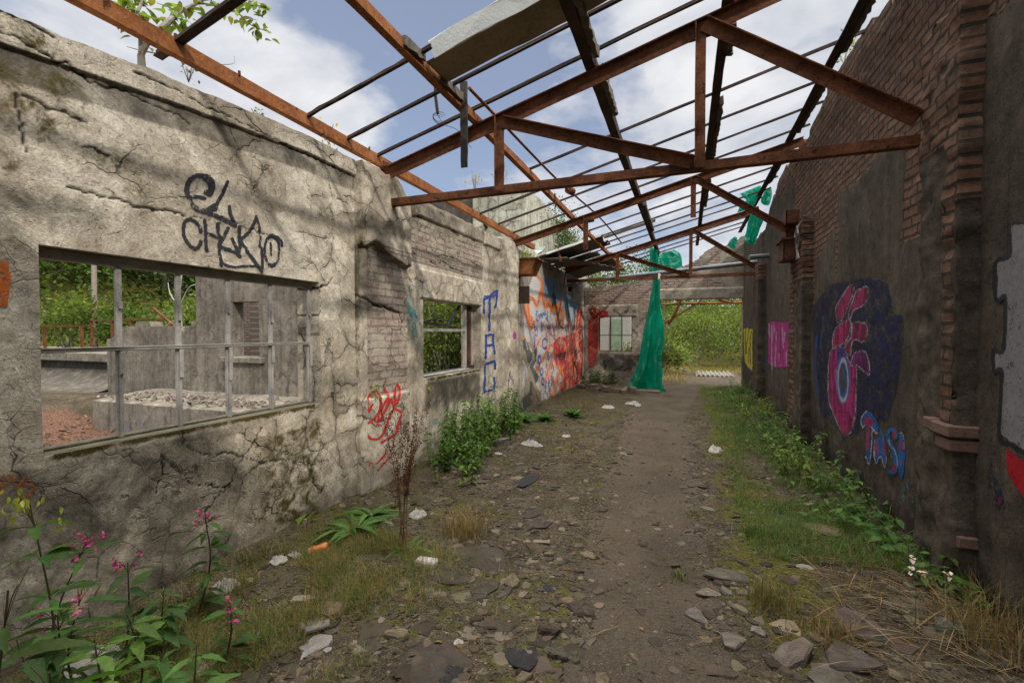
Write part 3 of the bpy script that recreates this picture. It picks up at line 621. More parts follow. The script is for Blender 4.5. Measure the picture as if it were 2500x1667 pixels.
def hr(y, z):
    h = .016*rend(y, z)+.012*(fbm(y*3, z*3, 41, 4)-.5)+.02*(fbm(y*7, z*12, 42, 3)-.5)*(1-rend(y, z))+.07*sst(11.15, 11.3, y)-.03*sst(.55, .3, z)*fbm(y*6, z*6, 8); return h, 0*h
def mr(y, z): return 1-rend(y, z), np.maximum.reduce((.5*fbm(y*2, z*2, 9, 4)*1.2, .7*sst(.5, .1, z))), .25*rend(y, z), .25*sst(.6, .1, z)
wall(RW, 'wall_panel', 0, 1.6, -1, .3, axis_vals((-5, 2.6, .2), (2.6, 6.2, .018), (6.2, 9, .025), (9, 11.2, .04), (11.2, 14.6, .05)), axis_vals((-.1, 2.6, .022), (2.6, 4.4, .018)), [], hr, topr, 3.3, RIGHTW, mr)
def pier(y0, y1, x1, z1, bf, label, seed, step=.02):
    P = [(1.61, y0), (x1, y0), (x1, y1), (1.61, y1)]; S = []; nrm = []
    for i, (a, b) in enumerate(zip(P[:-1], P[1:])):
        a = np.array(a); b = np.array(b); k = max(3, int(np.linalg.norm(b-a)/step)); nn = np.array((b[1]-a[1], -(b[0]-a[0]))); nn = -nn/np.linalg.norm(nn)
        for t in np.linspace(0, 1, k)[(0 if i == 0 else 1):]: S.append(a+(b-a)*t); nrm.append(nn)
    S = np.array(S); nrm = np.array(nrm); bv = axis_vals((-.1, z1, step)); n, m = len(S), len(bv)
    s = np.repeat(S.sum(1), m); z = np.tile(bv, n); fa = np.repeat(S[:, 1], m)
    h = .045*(fbm(s*7, z*9, seed, 4)-.5)+.008*np.round(1.2*vn(s*0+seed, z/.075, seed))*(bf(s, z, fa) > .5)-.01
    zz = np.where(z > z1-.5, z-.12*fbm(s*4, 0*s, seed)*(z-z1+.5)/.5, z)
    xy = np.repeat(S, m, axis=0)+np.repeat(nrm, m, axis=0)*h[:, None]
    V = np.stack((xy[:, 0], xy[:, 1], zz), 1); top = [tuple(i*m+m-1 for i in range(n))]
    mk = np.stack((bf(s, z, fa), .4*fbm(s*3, z*2, seed+2, 4)*1.3, .2+0*s), 1)
    Fc = [tuple(f) for f in grid_faces(n, m)]+top
    return part('pier', (V, Fc, {'mask': mk, 'moss': .35*fbm(s*4, z*2, 5)*sst(2.5, 1, z), 'crack': 0*s}), RIGHTW, RW, label, True)
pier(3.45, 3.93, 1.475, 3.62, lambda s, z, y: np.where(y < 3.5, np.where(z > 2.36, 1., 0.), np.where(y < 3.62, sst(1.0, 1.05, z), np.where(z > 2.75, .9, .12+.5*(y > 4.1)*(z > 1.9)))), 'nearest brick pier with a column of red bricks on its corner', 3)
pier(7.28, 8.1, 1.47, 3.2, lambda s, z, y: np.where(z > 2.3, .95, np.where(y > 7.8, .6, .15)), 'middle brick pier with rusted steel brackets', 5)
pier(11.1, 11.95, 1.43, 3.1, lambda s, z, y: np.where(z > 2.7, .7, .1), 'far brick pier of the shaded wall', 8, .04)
for y0, y1, x0, z, d in ((3.42, 3.63, 1.435, .98, .0), (3.43, 3.6, 1.45, .895, .0), (3.63, 3.74, 1.44, .985, 0), (3.43, 3.58, 1.50, .33, 0)):
    part('brick', bbox(x0, 1.6, y0, y1, z, z+.07, .008), plain('corbel_brick', (.17, .105, .08), .95, .5, 14, .012), RW)
for y0, y1, x0, x1, z0, z1 in ((7.62, 7.95, 1.33, 1.5, 3.16, 3.34), (7.75, 8.05, 1.36, 1.5, 2.98, 3.12), (7.6, 8.0, 1.30, 1.5, 2.64, 2.92), (7.55, 8.08, 1.27, 1.5, 2.92, 2.945)):
    part('bracket', join(bx(x0, x0+.012, y0, y1, z0, z1), bx(x0, x1, y0, y0+.012, z0, z1), bx(x0, x1, y0, y1, z0-.006, z0+.006)), RUSTD, RW)
part('roots', join(*[tube(curve([(1.46, 7.3+R.uniform(-.1, .3), 3.1), (1.42, 7.35+R.uniform(-.1, .3), 2.95), (1.44, 7.4+R.uniform(-.1, .2), 2.8+R.uniform(-.1, .1)), (1.43, 7.3+R.uniform(-.1, .3), 2.6)], 4), .006, 5) for _ in range(6)]), BARK, RW)
part('pipe', tube([(1.2, 10.6, 3.13), (1.62, 10.75, 3.16)], .05, 12), GALV, RW, 'short stub of grey pipe sticking out of the wall')
# ------------------------------------------------------------------ roof steel
def ztop(x): return 3.235+.265*(x+2.93)          # upper edge of the rafters
def rafter(Y, x0, x1): return prof((x0, Y, ztop(x0)), (x1, Y, ztop(x1)), angle_pts(.048, .122, .009, 1, -1), n=14, wob=.0012)
def strut(x, Y, z0, z1, w=.078): return prof((x-w/2, Y-.012, z0), (x-w/2, Y-.012, z1), [(0, 0), (0, w), (-.008, w), (-.008, .008), (-.05, .008), (-.05, 0)], up=(1, 0, 0), n=4, wob=.001)
def diag(x0, z0, x1, z1, Y): return prof((x0, Y-.022, z0+.05), (x1, Y-.022, z1+.05), angle_pts(.05, .1, .008, 1, -1), n=8, wob=.001)
def truss(Y, label, tie=True, v1=None, v2=None, d1=True, x1=1.5):
    t = thing('roof_truss', label, 'roof truss', (-2.9, Y, 2.9), 'rusted steel roof trusses spanning the roofless building')
    part('top_chord', rafter(Y, -2.95, x1), RUST, t)
    if tie: part('tie', prof((-2.9, Y, 2.875), (1.49, Y, 2.875), angle_pts(.07, .072, .009, -1, 1), n=10, wob=.001), RUST, t)
    part('strut', strut(-1.605, Y, 2.89 if v1 is None else v1, ztop(-1.6)-.02), RUST, t)
    part('strut', strut(.09, Y, 2.89 if v2 is None else v2, ztop(.09)-.02), RUST, t)
    if d1: part('diagonal', diag(-1.56, 3.5, .05, 2.93, Y), RUST, t)
    part('diagonal', diag(.14, 3.98, 1.49, 3.03, Y), RUST, t)
    for x in (-2.86, -1.82, -.73, .32, 1.4): part('cleat', prof((x, Y-.05, ztop(x)+.002), (x, Y+.06, ztop(x)+.002), angle_pts(.07, .06, .008, 1, 1)), RUSTD, t)
    for x, z in ((-1.6, ztop(-1.6)-.1), (.12, ztop(.12)-.1))+(((-.02, 2.94),) if tie else ()): part('gusset', prof((x-.12, Y+.004, z), (x+.13, Y+.004, z+(.03 if z > 3 else 0)), [(0, -.055), (.006, -.055), (.006, .06), (0, .06)], n=2, wob=.002), RUSTD, t)
    return t
truss(3.96, 'nearest rusted steel truss with complete zigzag bracing and an orange tie bar')
truss(7.83, 'middle rusted truss with its bottom tie missing and sawn-off hanging struts', False, 3.0, 3.39, False, 1.57)
truss(11.7, 'farthest rusted truss with a level tie crossing in front of the grey pipe')
def purlin(x, y0, y1, m, label, h=.095, w=.06):
    t = thing('purlin', label, 'purlin', (x, y0, ztop(x)), 'steel purlins running the length of the roof')
    n = int((y1-y0)/.25); z = ztop(x)+.004
    part('beam', prof((x, y0, z), (x, y1, z), angle_pts(w, h, .008, -1, 1), n=n, wob=.0015), m, t); return t
p1 = purlin(-2.86, .1, 8.9, RUSTO, 'bright orange rusted purlin just above the top of the left wall')
p2 = purlin(-1.82, .1, 14.5, RUSTO, 'orange rusted purlin second from the left wall', .075)
p3 = purlin(-.73, .1, 14.5, RUSTB, 'blackened purlin with ragged timber remains, above the left edge of the path', .1, .085)
p4 = purlin(.32, .1, 14.5, RUSTB, 'blackened purlin above the right edge of the path', .1, .085)
p5 = purlin(1.44, .1, 14.5, RUSTB, 'blackened purlin running beside the top of the right brick wall', .11, .095)
for p, x, ys in ((p3, -.73, ((2.6, 3.8), (4.05, 4.9), (8.5, 10.8))), (p4, .32, ((4.2, 4.7), (5.6, 7.4), (8.0, 10.2))), (p5, 1.44, ((4.4, 5.6), (6.1, 7.6), (8.2, 10.0)))):
    for a, b in ys: part('batten', prof((x+.006, a, ztop(x)+.04), (x+.006, b, ztop(x)+.05), [(0, -.035), (.045, -.03), (.04, .05), (0, .045)], n=22, wob=.006), WOOD, p)
for x, ya, yb, p in ((-1.82, 2.72, 2.98, p2), (-1.82, 3.2, 3.6, p2)): part('batten', prof((x+.004, ya, ztop(x)+.04), (x+.004, yb, ztop(x)+.07), [(0, -.02), (.02, -.02), (.02, .045), (0, .045)], n=6, wob=.003), WOOD, p)
for y in (1.9, 2.32, 3.7): part('bolt', tube([(-2.86, y, ztop(-2.86)+.09), (-2.86, y, ztop(-2.86)+.12)], .009, 8), RUSTD, p1)
def rod(Y, x0, x1, w, h, lab, m=RUSTB):
    z = lambda x: ztop(x)+.075
    single('roof_bar', prof((x0, Y, z(x0)), (x1, Y, z(x1)), [(-w/2, 0), (w/2, 0), (w/2, h*.3), (w*.12, h*.35), (w*.12, h), (-w*.12, h), (-w*.12, h*.35), (-w/2, h*.3)], n=16, wob=.0015), m, lab, 'roof bar', 'thin bars crossing the roof from side to side')
o3 = ('nearest', 'second', 'third', 'fourth', 'fifth', 'sixth')
rod(1.92, -3.05, -1.2, .055, .05, 'thick dark roof bar resting on the orange purlin above the wall, nearest to the viewer')
for i, (Y, a, b) in enumerate(((2.93, -2.98, -1.72), (3.40, -2.98, 1.6), (3.83, -2.98, 1.6))): rod(Y, a, b, .028, .032, o3[i]+' of the thin dark roof bars in front of the nearest truss')
for i, (Y, a) in enumerate(((5.47, -1.86), (6.24, -3.0), (6.95, -3.0), (7.64, -3.0))): rod(Y, a, 1.62, .025, .03, o3[i]+' of the thin dark roof bars between the nearest and middle trusses')
for i, (Y, a) in enumerate(((8.5, -1.86), (9.2, -1.86), (9.95, -1.86), (10.7, -1.86), (11.3, -2.9))): rod(Y, a, 1.6, .025, .03, o3[i]+' of the thin dark roof bars between the middle and farthest trusses')
for i, (Y, a) in enumerate(((12.2, -2.0), (12.9, -2.0), (13.5, -2.0), (14.1, -2.9))): rod(Y, a, 1.5, .025, .03, o3[i]+' of the thin dark roof bars beyond the farthest truss')
zr = lambda x: ztop(x)+.07
def corr(x0, x1, y0, y1, z, amp=.022, wl=.14, lean=0, ragged=.05, seed=1):
    ys = axis_vals((y0, y1, wl/8)); xs = np.linspace(x0, x1, 14); V = []
    for y in ys:
        e = ragged*(vn(y*6, 3., seed)-.5)*2
        for k, x in enumerate(xs):
            xx = x+(e if k in (0, len(xs)-1) else 0); V.append((xx, y, z(xx, y)+amp*math.cos(2*math.pi*y/wl)+lean*(y-y0)))
    F0 = [tuple(f) for f in grid_faces(len(ys), len(xs))]; V = np.array(V); N = len(V)
    return np.concatenate((V, V+np.array((0, 0, .007)))), F0+[tuple(i+N for i in f[::-1]) for f in F0]
# the stretch of roof behind the viewer is still covered
single('corrugated_roof', corr(-3.1, 1.58, -4.6, .16, lambda x, y: zr(x)+.03, .022, .14, 0, .03, 3), CORR, 'corrugated roof still covering the bay behind the viewpoint', 'roof')
# remains of the roof covering
t = thing('roof_sheet', 'long pale roofing sheet with a stained brown underside, high above the path', 'roof sheet', (-1.8, 3.08, 3.6))
part('panel', prof((-1.80, 3.15, zr(-1.8)-.02), (.5, 3.15, zr(.5)-.02), [(.15, 0), (.15, .006), (.0, .012), (-.15, .006), (-.15, 0), (0, .004)][::-1], n=10, wob=.004), SHEETU, t)
part('upstand', prof((-1.74, 3.0, zr(-1.74)-.02), (.5, 3.0, zr(.5)-.02), [(0, 0), (.008, 0), (.035, .12), (.027, .12)], n=10, wob=.004), SHEETP, t)
single('corrugated_sheet', corr(-3.2, -1.72, 9.86, 11.0, lambda x, y: zr(x)+.03), CORR, 'dark corrugated roof sheet still lying over the mural wall, nearer one', 'corrugated sheet', 'corrugated roof sheets left above the mural', smooth=True)
single('corrugated_sheet', corr(-3.2, -2.15, 11.0, 11.75, lambda x, y: zr(x)+.0, ragged=.12, seed=4), CORR, 'broken corrugated roof sheet with a jagged edge beside a bright hole', 'corrugated sheet', 'corrugated roof sheets left above the mural', smooth=True)
single('corrugated_sheet', corr(-3.2, -1.85, 12.0, 14.3, lambda x, y: zr(x)+.03, ragged=.08, seed=9), CORR, 'farthest corrugated roof sheet, reaching to the end wall', 'corrugated sheet', 'corrugated roof sheets left above the mural', smooth=True)
single('corrugated_sheet', corr(-1.7, -.62, 10.12, 10.34, lambda x, y: zr(x)+.04, ragged=.02), SHEETP, 'narrow pale strip of roof sheet bridging two purlins against the sky', 'roof sheet', smooth=True)
single('edge_flashing', join(prof((-2.9, 9.84, zr(-2.9)+.0), (-1.70, 9.84, zr(-1.70)+.0), [(-.01, -.01), (.012, -.01), (.012, .035), (-.01, .035)], n=8, wob=.003)), SHEETP, 'pale green flashing strip along the near edge of the corrugated roof', 'flashing')
P = [on(1, 9.78, 1240+x/7.35, 560+y/7.35) for x, y in ((400, 300), (545, 312), (695, 305), (620, 380), (545, 445), (470, 375))]
P = np.array(P); P2 = P+np.array((.03, .03, .0)); P[4, 1] -= .08
single('torn_sheet', (np.concatenate((P, P2)), [(0, 1, 2, 3, 4, 5), tuple(range(6, 12))[::-1]]+[(i, (i+1) % 6, (i+1) % 6+6, i+6) for i in range(6)]), plain('pale_green_sheet', (.55, .64, .52), .6, .15, 5), 'pale green torn triangle of sheet hanging under the corrugated roof', 'torn sheet')
part('boards', join(*[bbox(-3.0, -2.45+.1*i, 9.9+i*.42, 10.3+i*.42, ztop(-2.8)-.06+.02*i, ztop(-2.8)-.03+.02*i, .004) for i in range(9)]), WOOD, LW, 'dark sagging eaves boards along the mural wall top')
# pipes, hanging bits
cp = thing('conduit', 'thin rusty conduit with a round junction box slanting along the roof', 'conduit', (-1.6, 3.5, 3.6))
part('pipe', tube(curve([(-1.70, 3.5, ztop(-1.7)+.06), (-1.62, 6, ztop(-1.62)+.04), (-1.5, 8.5, ztop(-1.5)+.08), (-1.42, 10.9, ztop(-1.42)+.03)], 6), .014, 8), RUST, cp)
jb = tube([(-1.60, 6.52, ztop(-1.6)+.05), (-1.57, 6.66, ztop(-1.57)+.05)], .055, 12); part('junction_box', jb, RUST, cp)
a = on(1, 3.6, 1132, 200); b = on(1, 3.6, 1134, 409)
single('hanging_batten', prof(a, b, [(-.012, -.03), (.012, -.03), (.012, .03), (-.012, .03)], up=(1, 0, 0), n=10, wob=.002), plain('dark_timber', (.05, .042, .035), .9, .4), 'dark timber batten hanging upright from the roof bars near the nearest truss', 'batten')
w = []
for i in range(3):
    r0 = .022+.012*i; w.append(tube([(-2.05+r0*math.cos(q)+.01*i, 3.58+.03*math.sin(q*1.5), 3.47+r0*math.sin(q)*1.2) for q in np.linspace(0, 5.5, 18)], .0022, 5))
w.append(tube(curve([(-2.05, 3.58, 3.5), (-1.98, 3.58, 3.4), (-1.85, 3.58, 3.33), (-1.72, 3.58, 3.16)], 6), .0022, 5)); w.append(tube([(-2.06, 3.57, 3.8), (-2.06, 3.57, 3.66), (-2.04, 3.575, 3.5)], .014, 7))
single('wire', join(*w), RUSTB, 'loose coil of black wire dangling from the orange purlin', 'wire')
single('chain_remnant', join(tube([(-1.75, 6.35, 3.55), (-1.74, 6.36, 3.36)], .013, 7), tube(curve([(-1.745, 6.36, 3.36), (-1.73, 6.4, 3.0), (-1.7, 6.4, 2.72), (-1.69, 6.4, 2.66)], 5), .003, 5), tube([(-1.69, 6.4, 2.68), (-1.68, 6.4, 2.6)], .02, 7)), RUST, 'rusty pull cord with a small weight hanging below the second purlin', 'cord')
dp = thing('drain_pipe', 'long dark grey pipe crossing the room just behind the farthest truss', 'pipe', (-1.6, 11.9, 3.0))
part('pipe', tube([(-2.4, 11.95, 2.93), (-1.5, 11.95, 2.985), (1.62, 11.95, 3.21)], .052, 14), plain('grey_pipe', (.13, .14, .16), .4, .25, 5, .002, .5), dp)
part('strap', bbox(-.64, -.60, 11.62, 12.02, 2.86, 3.0, .003), SHEETP, dp)
ho = thing('rusted_hopper', 'rusted steel rainwater hopper with weeds growing in it, fixed beside the blue-lettered pier', 'hopper', (-2.8, 8.1, 2.6))
q = [on(1, 8.1, 1240+x/7.35, 560+y/7.35) for x, y in ((75, 540), (515, 520), (400, 800), (80, 810))]; q = [np.array((p[0], 0, p[2])) for p in q]
V = np.array([p+np.array((0, y, 0)) for y in (8.08, 8.5) for p in q]); c = V.mean(0); Vi = c+(V-c)*.94; Vi[[0, 1, 4, 5], 2] = V[[0, 1, 4, 5], 2]
part('box', (np.concatenate((V, Vi)), [(0, 3, 2, 1), (4, 5, 6, 7), (1, 2, 6, 5), (0, 4, 7, 3), (3, 7, 6, 2), (8, 9, 10, 11), (12, 15, 14, 13), (9, 13, 14, 10), (8, 11, 15, 12), (11, 10, 14, 15), (0, 1, 9, 8), (1, 5, 13, 9), (5, 4, 12, 13), (4, 0, 8, 12)]), RUSTO, ho)
part('rim', join(bar(V[0]-(.01, .005, 0), V[1]+(.015, -.005, 0), .02, .03), bar(V[1]+(.012, -.01, 0), V[5]+(.012, 0, 0), .02, .03)), RUST, ho)
part('bracket_plate', bbox(-2.98, -2.70, 8.06, 8.08, 2.12, 2.44, .004), RUSTB, ho)
part('soil', bx(V[0][0]+.02, V[1][0]-.05, 8.1, 8.48, q[0][2]-.12, q[0][2]-.03), SOIL, ho)
a = on(0, -2.75, 1383, 650); b = on(0, -2.75, 1357, 800)
single('leaning_rod', tube(curve([a, (a+b)/2+(.01, .03, 0), b], 5), .014, 7), RUSTD, 'thin rusty rod leaning in front of the painted mural', 'rod')
lf = thing('floodlight', 'small black bulkhead lamp with a grey dome under the left end of the farthest truss', 'lamp', (-2.2, 11.9, 2.6))
a = on(1, 11.9, 1402, 700)
part('dome', tube([a+(-.12, 0, .03), a+(-.06, -.02, .05), a+(.03, -.02, .05), a+(.12, 0, .04), a+(.17, 0, .03)], [.03, .085, .1, .07, .03], 14), GALV, lf, smooth=True)
part('lamp_body', tube([a+(-.08, -.05, -.01), a+(-.1, -.06, -.08), a+(-.11, -.06, -.13)], [.07, .06, .045], 12), plain('black_plastic', (.02, .02, .022), .5), lf)
part('cable', tube(curve([a+(-.1, 0, .06), a+(-.25, .05, .03), a+(-.32, .05, .12)], 5), .012, 6), plain('black_cable', (.02, .02, .02), .6), lf)
# ------------------------------------------------------------------ green plastic sheeting
def cloth(rows, Y, folds, seed=1, nx=34, lean=0., px=lambda x, y: (x, y)):
    L = np.array([px(*r[0]) for r in rows]); Rr = np.array([px(*r[1]) for r in rows]); L = curve(L, 7); Rr = curve(Rr, 7); V = []; n = len(L)
    for i in range(n):
        for j in range(nx):
            t = j/(nx-1); p = L[i]*(1-t)+Rr[i]*t; v = i/(n-1)
            d = folds*(math.sin(t*9+seed+v*1.5)*.6+math.sin(t*17-v*4+seed)*.3+2.4*(fbm(t*4+seed, v*6, seed, 4)-.5))*(.35+.65*v)
            V.append(on(1, Y+lean*v+d+folds*.35*(np.abs(fbm(t*9+v*3, v*16-t*5, seed+5, 4, .6)-.5)), *p))
    return np.array(V), grid_faces(n, nx)
cr7 = lambda x, y: (1500+x/3.735, 560+y/3.735)
tp = thing('green_tarpaulin', 'tall green plastic sheet hanging from the roof down to the ground by the doorway', 'tarpaulin', (-.9, 13.1, 0))
g = cloth([((325, 165), (385, 172)), ((322, 260), (400, 250)), ((322, 370), (414, 380)), ((346, 480), (416, 500)), ((338, 570), (415, 620)), ((305, 740), (428, 740)), ((270, 900), (446, 860)), ((252, 1020), (456, 1010)), ((236, 1110), (440, 1100)), ((212, 1220), (428, 1190)), ((170, 1330), (443, 1300)), ((130, 1400), (435, 1400)), ((118, 1478), (470, 1470)), ((150, 1498), (488, 1478))], 13.05, .2, 2, 44, 0, cr7)
g[0][:, 2] = np.maximum(g[0][:, 2], gh(g[0][:, 0], g[0][:, 1])+.012)
part('hanging_sheet', g, TARP, tp, smooth=True)
part('draped_fold', cloth([((405, 225), (545, 186)), ((408, 250), (600, 225)), ((412, 300), (618, 310)), ((418, 350), (612, 345)), ((430, 395), (575, 352)), ((440, 412), (545, 405))], 13.5, .12, 5, 20, -.1, cr7), TARP, tp, smooth=True)
cr8 = lambda x, y: (1700+x/5.227, 400+y/5.227)
tq = thing('green_tarpaulin', 'torn green plastic sheet snagged on the roof bars beside the right wall', 'tarpaulin', (1.3, 10.6, 4.0))
part('draped_fold', cloth([((555, 385), (815, 275)), ((600, 430), (835, 330)), ((640, 470), (770, 470)), ((590, 500), (740, 520)), ((545, 570), (690, 580)), ((520, 625), (640, 590))], 10.7, .08, 3, 16, .1, cr8), TARP, tq, smooth=True)
part('draped_fold', cloth([((880, 330), (950, 290)), ((850, 400), (965, 345)), ((830, 440), (962, 420)), ((825, 490), (945, 490)), ((860, 525), (918, 535))], 10.75, .06, 4, 14, 0, cr8), TARP, tq, smooth=True)
part('hanging_sheet', cloth([((715, 590), (840, 600)), ((690, 650), (862, 660)), ((655, 760), (850, 740)), ((640, 850), (815, 820)), ((620, 920), (790, 900)), ((605, 985), (760, 970)), ((660, 1012), (738, 1030))], 10.75, .09, 6, 18, 0, cr8), TARP, tq, smooth=True)
single('green_tarpaulin', cloth([((440, 965), (490, 928)), ((415, 1000), (520, 945)), ((405, 1040), (518, 1000)), ((430, 1065), (505, 1060)), ((470, 1085), (498, 1092))], 13.6, .07, 8, 12, 0, cr8), TARP, 'small scrap of green plastic caught near the far end of the right wall', 'tarpaulin', smooth=True)
# ------------------------------------------------------------------ spray paint, a thin skin that follows each wall
def graffiti(parent, label, ax, pos, out, hf, a0, a1, b0, b1, st, ops, soft=1.2):
    a = np.arange(a0, a1, st); b = np.arange(b0, b1, st); n, m = len(a), len(b); A, B = np.meshgrid(a, b, indexing='ij')
    H = hf(A, B); H = H[0] if isinstance(H, tuple) else H
    P = np.zeros((n*m, 3)); P[:, ax] = pos+out*H.ravel(); P[:, 1-ax] = A.ravel(); P[:, 2] = B.ravel()
    q = project(P); q = q+2.4*np.stack((vn(A.ravel()*25, B.ravel()*25, 3)-.5, vn(A.ravel()*25, B.ravel()*25, 8)-.5), 1)
    C = np.zeros((n*m, 3)); al = np.zeros(n*m)
    for o in ops:
        k, shp, col, alpha = o[0], o[1], np.array(o[2]), o[3]
        if k == 's': d = poly_dist(q, curve(shp, 5))-o[4]/2
        elif k == 'e':
            (cx, cy, rx, ry) = shp; r = np.hypot((q[:, 0]-cx)/rx, (q[:, 1]-cy)/ry); d = (r-1)*min(rx, ry)
            if len(o) > 4: d = np.abs(d)-o[4]/2
        else:
            S = np.array(shp); S2 = np.roll(S, -1, 0); inside = np.zeros(len(q), bool)
            for p, r in zip(S, S2):
                c = (p[1] > q[:, 1]) != (r[1] > q[:, 1]); xi = (r[0]-p[0])*(q[:, 1]-p[1])/((r[1]-p[1]) or 1e-9)+p[0]; inside ^= c & (q[:, 0] < xi)
            d = poly_dist(q, np.concatenate((S, S[:1]))); d = np.where(inside, -d, d)
        w = alpha*(1-sst(-soft/2, soft/2, d)); cc = col[None]
        if k == 'p' and len(o) > 4: n_ = fbm(A.ravel()*o[4]*2.2, B.ravel()*o[4]*.5, 7, 3); cc = col[None]*(1-sst(.42, .6, n_)[:, None])+np.array(o[5])[None]*sst(.42, .6, n_)[:, None]
        C = C*(1-w[:, None])+cc*w[:, None]; al = np.maximum(al*(1-w*0), w)
    keep = al > .02; K = keep.reshape(n, m); cell = K[:-1, :-1] | K[1:, :-1] | K[:-1, 1:] | K[1:, 1:]
    P[:, ax] += out*.004; Fq = grid_faces(n, m)[cell.ravel()]
    C = np.where(keep[:, None], C/np.maximum(al, .05)[:, None]*np.minimum(1, al/.0001)[:, None]*1., 0); C = np.clip(C, 0, 1)
    # rim vertices take the colour of the paint next to them
    C3 = C.reshape(n, m, 3); acc = np.zeros_like(C3); wt_ = np.zeros((n, m, 1))
    for di in (-1, 0, 1):
        for dj in (-1, 0, 1):
            acc += np.roll(np.roll(C3*K[..., None], di, 0), dj, 1); wt_ += np.roll(np.roll(K[..., None]*1., di, 0), dj, 1)
    C = np.where(keep[:, None], C, (acc/np.maximum(wt_, 1)).reshape(-1, 3))
    used = np.unique(Fq); re = np.full(n*m, -1); re[used] = np.arange(len(used))
    return part('graffiti', (P[used], re[Fq], {'paint': C[used], 'wear': al[used]}), PAINT, parent, label, True)
BLK = (.028, .028, .034); BLU = (.018, .06, .26); RED = (.48, .03, .025); TEAL = (.06, .34, .33); WHT = (.62, .62, .66)
def strokes(tr, L, w, col, a): return [('s', tr(*p), col, a*.34, w*2.1) for p in L if w > 3]+[('s', tr(*p), col, a, w) for p in L]
t5 = ca_; o = strokes(t5, [((740, 385), (790, 410), (830, 350), (830, 260), (770, 190), (680, 165), (590, 175), (520, 230), (480, 320), (490, 430), (540, 540), (620, 620), (700, 660), (790, 620), (870, 570))], 13, BLK, .85)
o += strokes(t5, [((720, 200), (790, 260), (800, 350)), ((700, 640), (800, 690), (900, 720), (1000, 770), (1140, 835)), ((720, 640), (800, 640), (860, 600))], 12, BLK, .88)
o += strokes(t5, [((510, 460), (620, 455), (720, 470)), ((1035, 245), (1000, 340), (940, 460), (890, 560), (870, 620)), ((1060, 590), (1075, 690), (1110, 760), (1140, 830))], 9.8, BLK, .88)
o += strokes(t5, [((670, 930), (640, 850), (570, 780), (510, 755), (450, 790), (430, 880), (440, 980), (490, 1080), (560, 1150), (610, 1160), (650, 1110), (670, 1060)), ((725, 770), (730, 900), (740, 1100), (750, 1190)), ((900, 820), (910, 920), (940, 1040), (920, 1120), (930, 1250), (950, 1400)), ((1040, 880), (990, 980), (940, 1080))], 9.6, BLK, .92)
o += strokes(t5, [((740, 950), (820, 970), (920, 1010)), ((920, 1120), (1010, 1160), (1110, 1200), (1190, 1260)), ((1095, 1020), (1140, 1120), (1200, 1270)), ((1200, 860), (1195, 960), (1200, 1060), (1200, 1250)), ((1430, 720), (1390, 830), (1320, 940), (1220, 1040)), ((1220, 1060), (1290, 1170), (1400, 1330), (1500, 1470))], 8.4, BLK, .9)
o += strokes(t5, [((1435, 720), (1460, 850), (1480, 1000), (1480, 1130)), ((1500, 1150), (1510, 1300), (1510, 1470)), ((940, 1320), (1010, 1380), (1120, 1410), (1250, 1400), (1400, 1400), (1470, 1420)), ((1622, 1090), (1625, 1170), (1628, 1250)), ((1720, 1000), (1770, 1060), (1775, 1130))], 6.6, BLK, .85)
o += strokes(t5, [((750, 1190), (850, 1230), (920, 1290)), ((1190, 1270), (1185, 1330), (1180, 1380))], 3, BLK, .6)
o += [('e', (370+1640/5.6, 400+1185/5.6, 18, 36.5), BLK, .85, 6.2)]
o += strokes(t5, [((40, 930), (90, 1090), (160, 1200), (260, 1240))], 8, BLK, .42)
graffiti(LW, 'large black spray tag of looping letters reading e CHKK 0 above the wide window', 0, -2.92, 1, h1, 1.85, 3.0, 2.03, 2.78, .0048, o)
ORG = (.55, .14, .03)
graffiti(LW, 'faded orange paint mark high on the window jamb at the left edge', 0, -2.92, 1, h1, 1.0, 1.275, 1.4, 2.1, .006, [('p', [(-20, 672), (26, 662), (24, 700), (20, 750), (-20, 752)], ORG, .85), ('p', [(-20, 636), (22, 634), (22, 664), (-20, 664)], ORG, .8)])
graffiti(LW, 'pale grey overspray beside the orange mark', 0, -2.92, 1, h1, 1.0, 1.275, 1.2, 2.1, .006, [('s', [(34, 760), (52, 700), (66, 650)], (.42, .40, .39), .5, 22)])
graffiti(LW, 'orange paint smear low on the jamb above the seed pods', 0, -2.92, 1, h1, 1.0, 1.5, .4, 1.0, .006, [('p', [(-10, 1160), (35, 1150), (95, 1190), (70, 1235), (-20, 1240)], (.34, .11, .035), .6)])
tr = T(860, 900, 4.9); o = strokes(tr, [((190, 510), (180, 400), (220, 290), (300, 270), (340, 400), (310, 520), (260, 600), (170, 660)), ((200, 500), (240, 430)), ((300, 670), (320, 540), (380, 420), (430, 350)), ((300, 660), (380, 520), (450, 370), (480, 420), (490, 480), (440, 580), (400, 690), (380, 760), (300, 840), (220, 830), (175, 800)), ((380, 240), (430, 310)), ((510, 230), (500, 330), (520, 420), (560, 340), (560, 230), (530, 190)), ((500, 470), (580, 520)), ((580, 560), (540, 670), (520, 770), (350, 880))], 6.2, RED, .9)
o += strokes(tr, [((180, 1110), (290, 1130), (400, 1000)), ((180, 1190), (230, 1120)), ((300, 1215), (470, 1020))], 5, RED, .75)+strokes(tr, [((170, 1440), (260, 1430), (340, 1380))], 5, RED, .5)+[('e', (860+350/4.9, 900+880/4.9, 3, 3), RED, 1), ('e', (896, 915, 7, 4), (.55, .08, .12), .5)]
graffiti(LW, 'red spray scribble on the first pier', 0, -2.86, 1, hp, 3.62, 4.33, .05, 1.15, .006, o)
